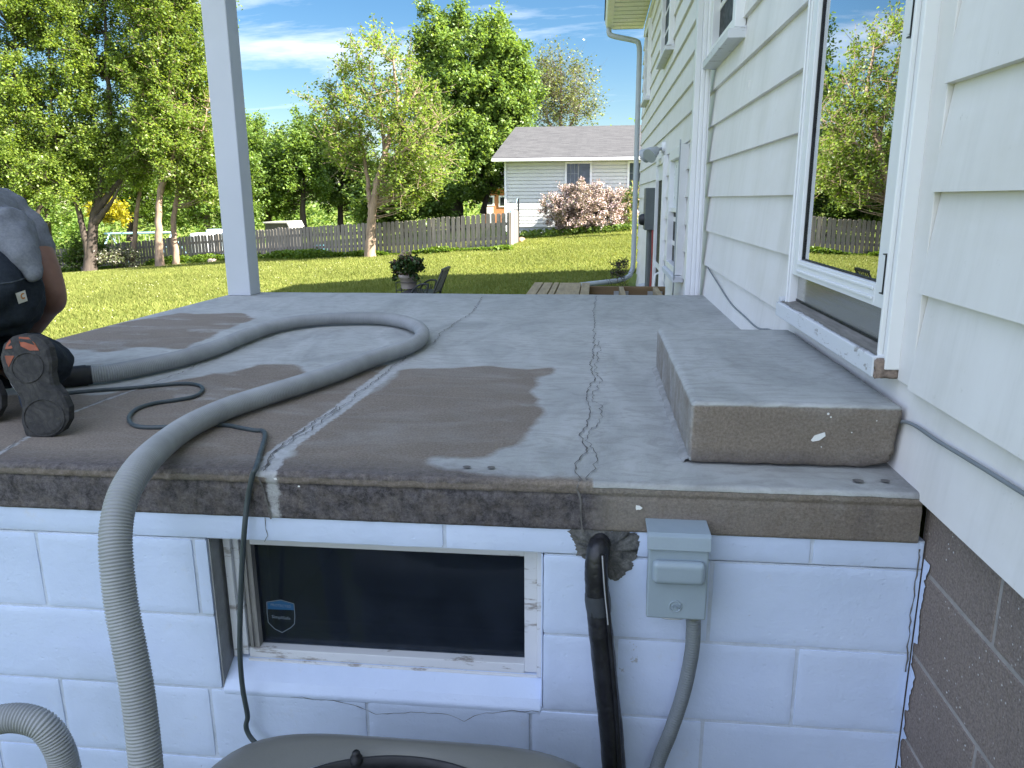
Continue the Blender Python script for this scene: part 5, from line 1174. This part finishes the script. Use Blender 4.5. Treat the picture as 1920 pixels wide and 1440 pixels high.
# ---------------------------------------------------------------- the kneeling person at the left edge
from mathutils.bvhtree import BVHTree
def capsule(mb, ch, n=18, sx=1.0):
    "closed tapered loft through (x, y, z, r) stations; sx squeezes it front to back"
    P = catmull([Vector(c[:3]) for c in ch], 6); k = len(ch)
    rr = np.interp(np.linspace(0, k-1, len(P)), np.arange(k), [c[3] for c in ch])
    d0 = (P[0]-P[1]).normalized(); d1 = (P[-1]-P[-2]).normalized()
    pre = [P[0]+d0*rr[0]*s for s in (.98, .9, .7, .4)]; post = [P[-1]+d1*rr[-1]*s for s in (.4, .7, .9, .98)]
    R_ = [rr[0]*math.sqrt(1-s*s) for s in (.98, .9, .7, .4)]+list(rr)+[rr[-1]*math.sqrt(1-s*s) for s in (.4, .7, .9, .98)]
    mb.tube(pre+P+post, R_, n, flat=sx)
def skin_of(mb, name, mat, parent, voxel, smooth=6, disp=None):
    me = bpy.data.meshes.new(name); me.from_pydata(mb.v, [], mb.f); bm = bmesh.new(); bm.from_mesh(me); bmesh.ops.remove_doubles(bm, verts=bm.verts, dist=1e-5); bmesh.ops.recalc_face_normals(bm, faces=bm.faces); bm.to_mesh(me); bm.free()
    o = bpy.data.objects.new(name, me); COL.objects.link(o)
    r = o.modifiers.new('r', 'REMESH'); r.mode = 'VOXEL'; r.voxel_size = voxel; r.use_smooth_shade = True
    s = o.modifiers.new('s', 'SMOOTH'); s.iterations = smooth; s.factor = .5
    bpy.context.view_layer.update(); me2 = bpy.data.meshes.new_from_object(o.evaluated_get(bpy.context.evaluated_depsgraph_get()))
    bpy.data.objects.remove(o); me2.name = name; me2.materials.clear()
    if disp: 
        co = np.zeros(len(me2.vertices)*3); me2.vertices.foreach_get('co', co); co = co.reshape(-1, 3)
        nr = np.array([tuple(v.normal) for v in me2.vertices]); co += nr*disp(co)[:, None]; me2.vertices.foreach_set('co', co.ravel()); me2.update()
    return link(name, me2, mat, parent, smooth=True)
pr = empty('person', (-1.78, 2.15, 0), 'kneeling person in grey t-shirt and dark work trousers bending over the slab, seen from behind', 'person')
M_skin = Mat('skin', .5, .4); M_skin.col(M_skin.ramp(M_skin.noise(22, 5, .6), [(.3, (.17, .088, .062)), (.7, (.23, .125, .088))])); M_skin.b.inputs['Subsurface Weight'].default_value = .08; M_skin = M_skin.m
def cloth(name, lo, hi, sc=120):
    M = Mat(name, .9, .15); c = M.ramp(M.noise(6, 6, .65), [(.3, lo), (.7, hi)]); c = M.mix(.25, c, M.ramp(M.noise(sc, 3, .7), [(.35, tuple(x*.6 for x in lo)), (.65, tuple(x*1.5 for x in hi))])); M.col(c); M.bump(M.noise(sc*1.3, 3, .6), .3, .002); return M.m
M_shirt = cloth('grey_cotton', (.14, .15, .165), (.16, .172, .19)); M_pants = cloth('dark_work_cloth', (.012, .017, .024), (.022, .028, .036))
b = MB()
PB = dict(pel=(-1.86, 2.10, .40), wai=(-1.98, 2.22, .53), che=(-2.16, 2.36, .60), shr=(-1.985, 2.38, .54), shl=(-2.36, 2.42, .60))
capsule(b, [(-1.86, 2.10, .40, .125), (-1.96, 2.20, .53, .125), (-2.10, 2.32, .595, .135), (-2.22, 2.41, .625, .12)], 22, .8)   # trunk
capsule(b, [(-2.02, 2.385, .555, .062), (-2.36, 2.44, .57, .065)], 14)                                                       # shoulders
capsule(b, [(-2.28, 2.47, .63, .06), (-2.35, 2.53, .65, .055)], 12)                                                            # neck
capsule(b, [(-2.38, 2.56, .69, .078), (-2.42, 2.61, .665, .085), (-2.45, 2.645, .615, .062)], 18)                               # head
capsule(b, [(-2.475, 2.68, .628, .010), (-2.483, 2.69, .611, .014)], 8)                                                         # nose
for s in (-1, 1): capsule(b, [(-2.395+s*.066, 2.595-s*.045, .685, .012), (-2.40+s*.072, 2.60-s*.05, .655, .012)], 8)             # ears
SH, SL, EL, WR = onY(22, 405, 2.38), onY(64, 458, 2.36), onY(99, 552, 2.33), onY(52, 628, 2.42)
capsule(b, [(*SH, .058), (*SL, .050), (*EL, .041), (*EL.lerp(WR, .3), .043), (*EL.lerp(WR, .8), .034), (*WR, .028)], 16)   # right arm
capsule(b, [(-2.37, 2.45, .56, .058), (-2.46, 2.44, .44, .050), (-2.50, 2.45, .31, .043), (-2.46, 2.53, .22, .044), (-2.31, 2.66, .13, .034), (-2.26, 2.70, .105, .028)], 16)          # left arm
for sgn, wx, wy, wz in ((1, WR.x-.03, WR.y+.03, WR.z-.02), (-1, -2.26, 2.70, .10)):                                                           # hands: palm, four fingers, thumb
    capsule(b, [(wx, wy, wz, .030), (wx-.012*sgn, wy+.045, wz-.015, .034), (wx-.018*sgn, wy+.075, wz-.025, .030)], 12, .62)
    for k in range(4):
        fx = wx-.018*sgn+(k-1.5)*.019; ln = (.85, 1., .95, .78)[k]
        capsule(b, [(fx, wy+.09, wz-.026, .0095), (fx, wy+.09+.038*ln, wz-.038, .009), (fx, wy+.09+.055*ln, wz-.062, .0085), (fx, wy+.09+.045*ln, wz-.080, .008)], 8)
    capsule(b, [(wx-.03*sgn, wy+.03, wz-.015, .012), (wx-.052*sgn, wy+.06, wz-.032, .011), (wx-.050*sgn, wy+.09, wz-.050, .0095)], 8)
LEGS = (((-1.765, 2.07, .36), (-2.10, 2.31, .085), (-1.60, 1.99, .135)), ((-1.98, 2.14, .36), (-2.40, 2.24, .085), (-1.80, 2.08, .135)))
for hp_, kn, an in LEGS:
    capsule(b, [(*hp_, .105), ((hp_[0]+kn[0])/2, (hp_[1]+kn[1])/2, (hp_[2]+kn[2])/2+.01, .085), (*kn, .06)], 16)
    capsule(b, [(*kn, .058), ((kn[0]+an[0])/2, (kn[1]+an[1])/2, .115, .055), (*an, .040), (an[0]+.01, an[1]-.05, .15, .035)], 14)
body = skin_of(b, 'body', M_skin, pr, .0062, 5)
folds = lambda k, a: (lambda c: a*(fbm(c[:, 0]*k+c[:, 2]*k*.7, c[:, 1]*k+c[:, 2]*k*1.1, 3)-.5))
def drape(c):
    d = np.array([.45, .2, .87]); t = c@np.array([1.0, .9, -1.3]); u = c@np.array([.8, -.7, .1])
    return .020*(fbm(c[:, 0]*9+c[:, 2]*7, c[:, 1]*9+c[:, 2]*10, 4)-.5)+.010*(1-2*np.abs(fbm(t*5+u*2, u*9, 3)-.5)*3)*.6+.006*np.sin(t*36+6*fbm(u*6, t*3, 2))*np.clip(fbm(u*5+3, t*5, 2)*2-.7, 0, 1)
s = MB()
capsule(s, [(-1.85, 2.05, .455, .150), (-1.90, 2.13, .505, .155), (-2.00, 2.25, .565, .158), (-2.12, 2.34, .600, .152), (-2.24, 2.42, .63, .11)], 24, .8)
c0 = onY(-18, 398, 2.36); capsule(s, [(*c0, .092), (-2.34, 2.42, .585, .095)], 16)
capsule(s, [(*onY(8, 405, 2.37), .080), (*SH.lerp(SL, .55), .068), (*SL, .058)], 16)
capsule(s, [(-2.36, 2.44, .565, .086), (-2.42, 2.44, .49, .074), (-2.455, 2.44, .43, .070)], 16)
capsule(s, [(*onY(62, 512, 2.06), .022), (*onY(42, 480, 2.08), .045), (*onY(5, 440, 2.14), .09)], 12)
shirt = skin_of(s, 'shirt', M_shirt, pr, .006, 4, drape)
s = MB()
capsule(s, [(-1.765, 2.06, .355, .135), (-1.86, 2.07, .365, .140), (-1.98, 2.12, .355, .135)], 20)
for hp_, kn, an in LEGS:
    capsule(s, [(hp_[0]-.005, hp_[1]-.01, hp_[2]-.02, .125), ((hp_[0]+kn[0])/2, (hp_[1]+kn[1])/2, .235, .105), (kn[0], kn[1], .10, .080)], 18)
    capsule(s, [(kn[0], kn[1], .088, .076), ((kn[0]+an[0])/2, (kn[1]+an[1])/2, .125, .080), (an[0]-.02, an[1]+.05, .15, .070), (an[0], an[1], .16, .060)], 16)
def drape2(c):
    t = c@np.array([.9, -.8, 1.2]); u = c@np.array([.7, .9, .2])
    return .022*(fbm(c[:, 0]*12+c[:, 2]*8, c[:, 1]*12+c[:, 2]*13, 4)-.5)+.010*(1-2*np.abs(fbm(t*6+u*2, u*10, 3)-.5)*3)*.6+.006*np.sin(t*44+7*fbm(u*6, t*3, 2))
pants = skin_of(s, 'trousers', M_pants, pr, .006, 4, drape2)
h = MB(); capsule(h, [(-2.365, 2.535, .705, .082), (-2.40, 2.575, .722, .088), (-2.44, 2.625, .705, .075)], 18); skin_of(h, 'hair', cloth('brown_hair', (.03, .02, .014), (.06, .04, .028), 200), pr, .008, 3, folds(60, .008))
# face marks on the head: eyes and mouth
f = MB()
for s_x in (-.022, .022): f.lathe([(0, .012), (.008, .009), (.011, 0)], (-2.458+s_x, 2.668-s_x, .648), 10, axis='y')
f.build('eye', plain('eye_white', (.5, .5, .5), .3), pr)
f = MB(); f.tube([(-2.495, 2.665, .590), (-2.485, 2.683, .588), (-2.46, 2.69, .590)], .006, 6); f.build('mouth', plain('lip', (.25, .09, .075), .5), pr)
# logo patch sewn on the back pocket
def surf_hit(o, x, y, lift):
    dg = bpy.context.evaluated_depsgraph_get(); bv = BVHTree.FromObject(o, dg); hit = bv.ray_cast(EYE, ray(x, y).normalized())
    if hit[0] is None: return onY(x, y, 1.95)
    return hit[0] + (EYE-hit[0]).normalized()*lift
def on_cloth(pts, name, mat, parent, lift, src=None):
    q = [surf_hit(src or pants, x, y, lift) for x, y in pts]; mb = MB(); n = len(q); mb.add(q+[p+(p-EYE).normalized()*.003 for p in q], [tuple(range(n)), tuple(range(n, 2*n))[::-1]]+[(i, (i+1) % n, n+(i+1) % n, n+i) for i in range(n)]); return mb.build(name, mat, parent)
lp = on_cloth([(29,550),(47,544),(52,564),(35,570)], 'logo_patch', plain('cream_patch', (.55, .54, .48), .9, .1, 8), pants, .008)
M_orange = plain('orange_stitch', (.42, .18, .04), .9, .15, 9)
cw = [(46,549.5),(42.5,549),(39.5,551),(38.3,554.5),(39.2,558.5),(42,561),(45,561),(47.5,559),(46.6,556.5),(44,558),(42,556.8),(41.2,554.5),(42,552.6),(44.2,552)]
on_cloth(cw, 'logo_emblem', M_orange, lp, .0012, lp)
tb_ = MB(); P = [surf_hit(pants, x, y, .001) for x, y in ((0,532),(20,530),(40,524),(58,517))]; tb_.tube(P, .0022, 6); tb_.build('pocket_seam', plain('seam_thread', (.05, .06, .07), .9), pants)

# shoes: soles face the viewer, toes tucked under
SOLE = [(50,628),(66,629),(80,637),(92,652),(98,678),(97,700),(101,720),(117,738),(129,764),(129,788),(118,808),(97,820),(76,824),(58,825),(48,815),(41,792),(43,768),(38,746),(22,722),(8,698),(1,670),(7,646),(24,631),(38,627)]
M_upper = cloth('navy_shoe_fabric', (.012, .018, .032), (.026, .034, .055)); M_tread = None
def tread():
    M = Mat('worn_rubber_tread', .8, .25); w = M.N.new('ShaderNodeTexWave'); w.inputs['Scale'].default_value = 13; w.inputs['Distortion'].default_value = 11; w.inputs['Detail'].default_value = 3
    M.lk(M.mapping((1, 1, 1.6), (0, .5, 0)), w.inputs[0]); c = M.ramp(M.noise(24, 6, .7), [(.3, (.018, .019, .020)), (.7, (.062, .06, .057))]); c = M.mix(M.ramp(w.outputs[0], [(.2, .35), (.4, 0.)]), c, (.02, .021, .024)); M.col(c); M.bump(M.math('ADD', M.ramp(w.outputs[0], [(.3, 0.), (.55, 1.)]), M.noise(80, 4)), .5, .003); return M.m
M_tread = tread(); M_orub = plain('orange_rubber', (.24, .06, .022), .6, .3, 20)
def sole_y(y): return 1.788+ (825-y)/197*.075
def make_shoe(off, name_parent):
    S3 = [onY(x, y, sole_y(y))+off for x, y in SOLE]
    up = MB(); c_ = lambda x, y, dy: onY(x, y, sole_y(y))+off+Vector((-.80*dy, dy, 0))
    capsule(up, [(*c_(80, 788, .045), .042), (*c_(76, 760, .055), .047), (*c_(62, 725, .07), .045), (*c_(52, 690, .085), .045), (*c_(47, 672, .10), .043)], 18)
    capsule(up, [(*c_(50, 690, .09), .047), (*c_(47, 712, .14), .047), (*c_(44, 722, .20), .050)], 16)
    sh = skin_of(up, 'shoe', M_upper, name_parent, .005, 4, folds(40, .003))
    cen = sum(S3, Vector())/len(S3); n = len(S3); sm = []
    for a, b2 in zip(S3, S3[1:]+S3[:1]): sm += [a, a.lerp(b2, .5)]
    dom = [p.lerp(cen, .10)+Vector((0, -.006, 0)) for p in sm]; dm2 = [p.lerp(cen, .5)+Vector((0, -.009, 0)) for p in sm]; bk = [p+Vector((0, .022, 0)) for p in sm]; k = len(sm)
    s2 = MB(); s2.add(bk+sm+dom+dm2+[cen+Vector((0, -.010, 0))], [(r*k+i, r*k+(i+1) % k, (r+1)*k+(i+1) % k, (r+1)*k+i) for r in range(3) for i in range(k)]+[(3*k+i, 3*k+(i+1) % k, 4*k) for i in range(k)]+[tuple(range(k))[::-1]], 0, False)
    so = s2.build('sole', M_tread, sh)
    bv = BVHTree.FromObject(so, bpy.context.evaluated_depsgraph_get())
    def onto(pts, lift):
        r = []
        for x, y in pts:
            p = onY(x, y, sole_y(y))+off; h_ = bv.ray_cast(p+Vector((0, -.2, 0)), Vector((0, 1, 0))); r.append((h_[0] if h_[0] else p)+Vector((0, -lift, 0)))
        return r
    for w_ in ([(37,631),(55,632),(69,643),(77,656),(60,656),(43,648),(40,640)], [(20,636),(27,652),(13,654),(14,645)], [(13,666),(31,666),(21,687),(16,678)]):
        q = onto(w_, .0015); m_ = MB(); m_.prism(q, (0, .004, 0)); m_.build('orange_insert', M_orub, sh)
    for c0, r0_ in (((56, 688), 30), ((86, 782), 38)):
        m_ = MB(); q = onto([(c0[0]+math.cos(t)*r0_*.98, c0[1]+math.sin(t)*r0_*.92) for t in np.linspace(0, 6.283, 40)], .0005); m_.tube(q, .0022, 6, cap=False); m_.build('tread_ridge', M_tread, sh)
    m_ = MB(); q = onto([(9,700),(20,722),(36,745),(41,744),(50,738)], -.004); m_.tube(q, .0013, 5); m_.build('reflective_piping', plain('pale_piping', (.5, .52, .55), .4), sh)
    return sh
make_shoe(Vector((0, 0, 0)), pr); make_shoe(Vector((-.275, .10, 0)), pr)
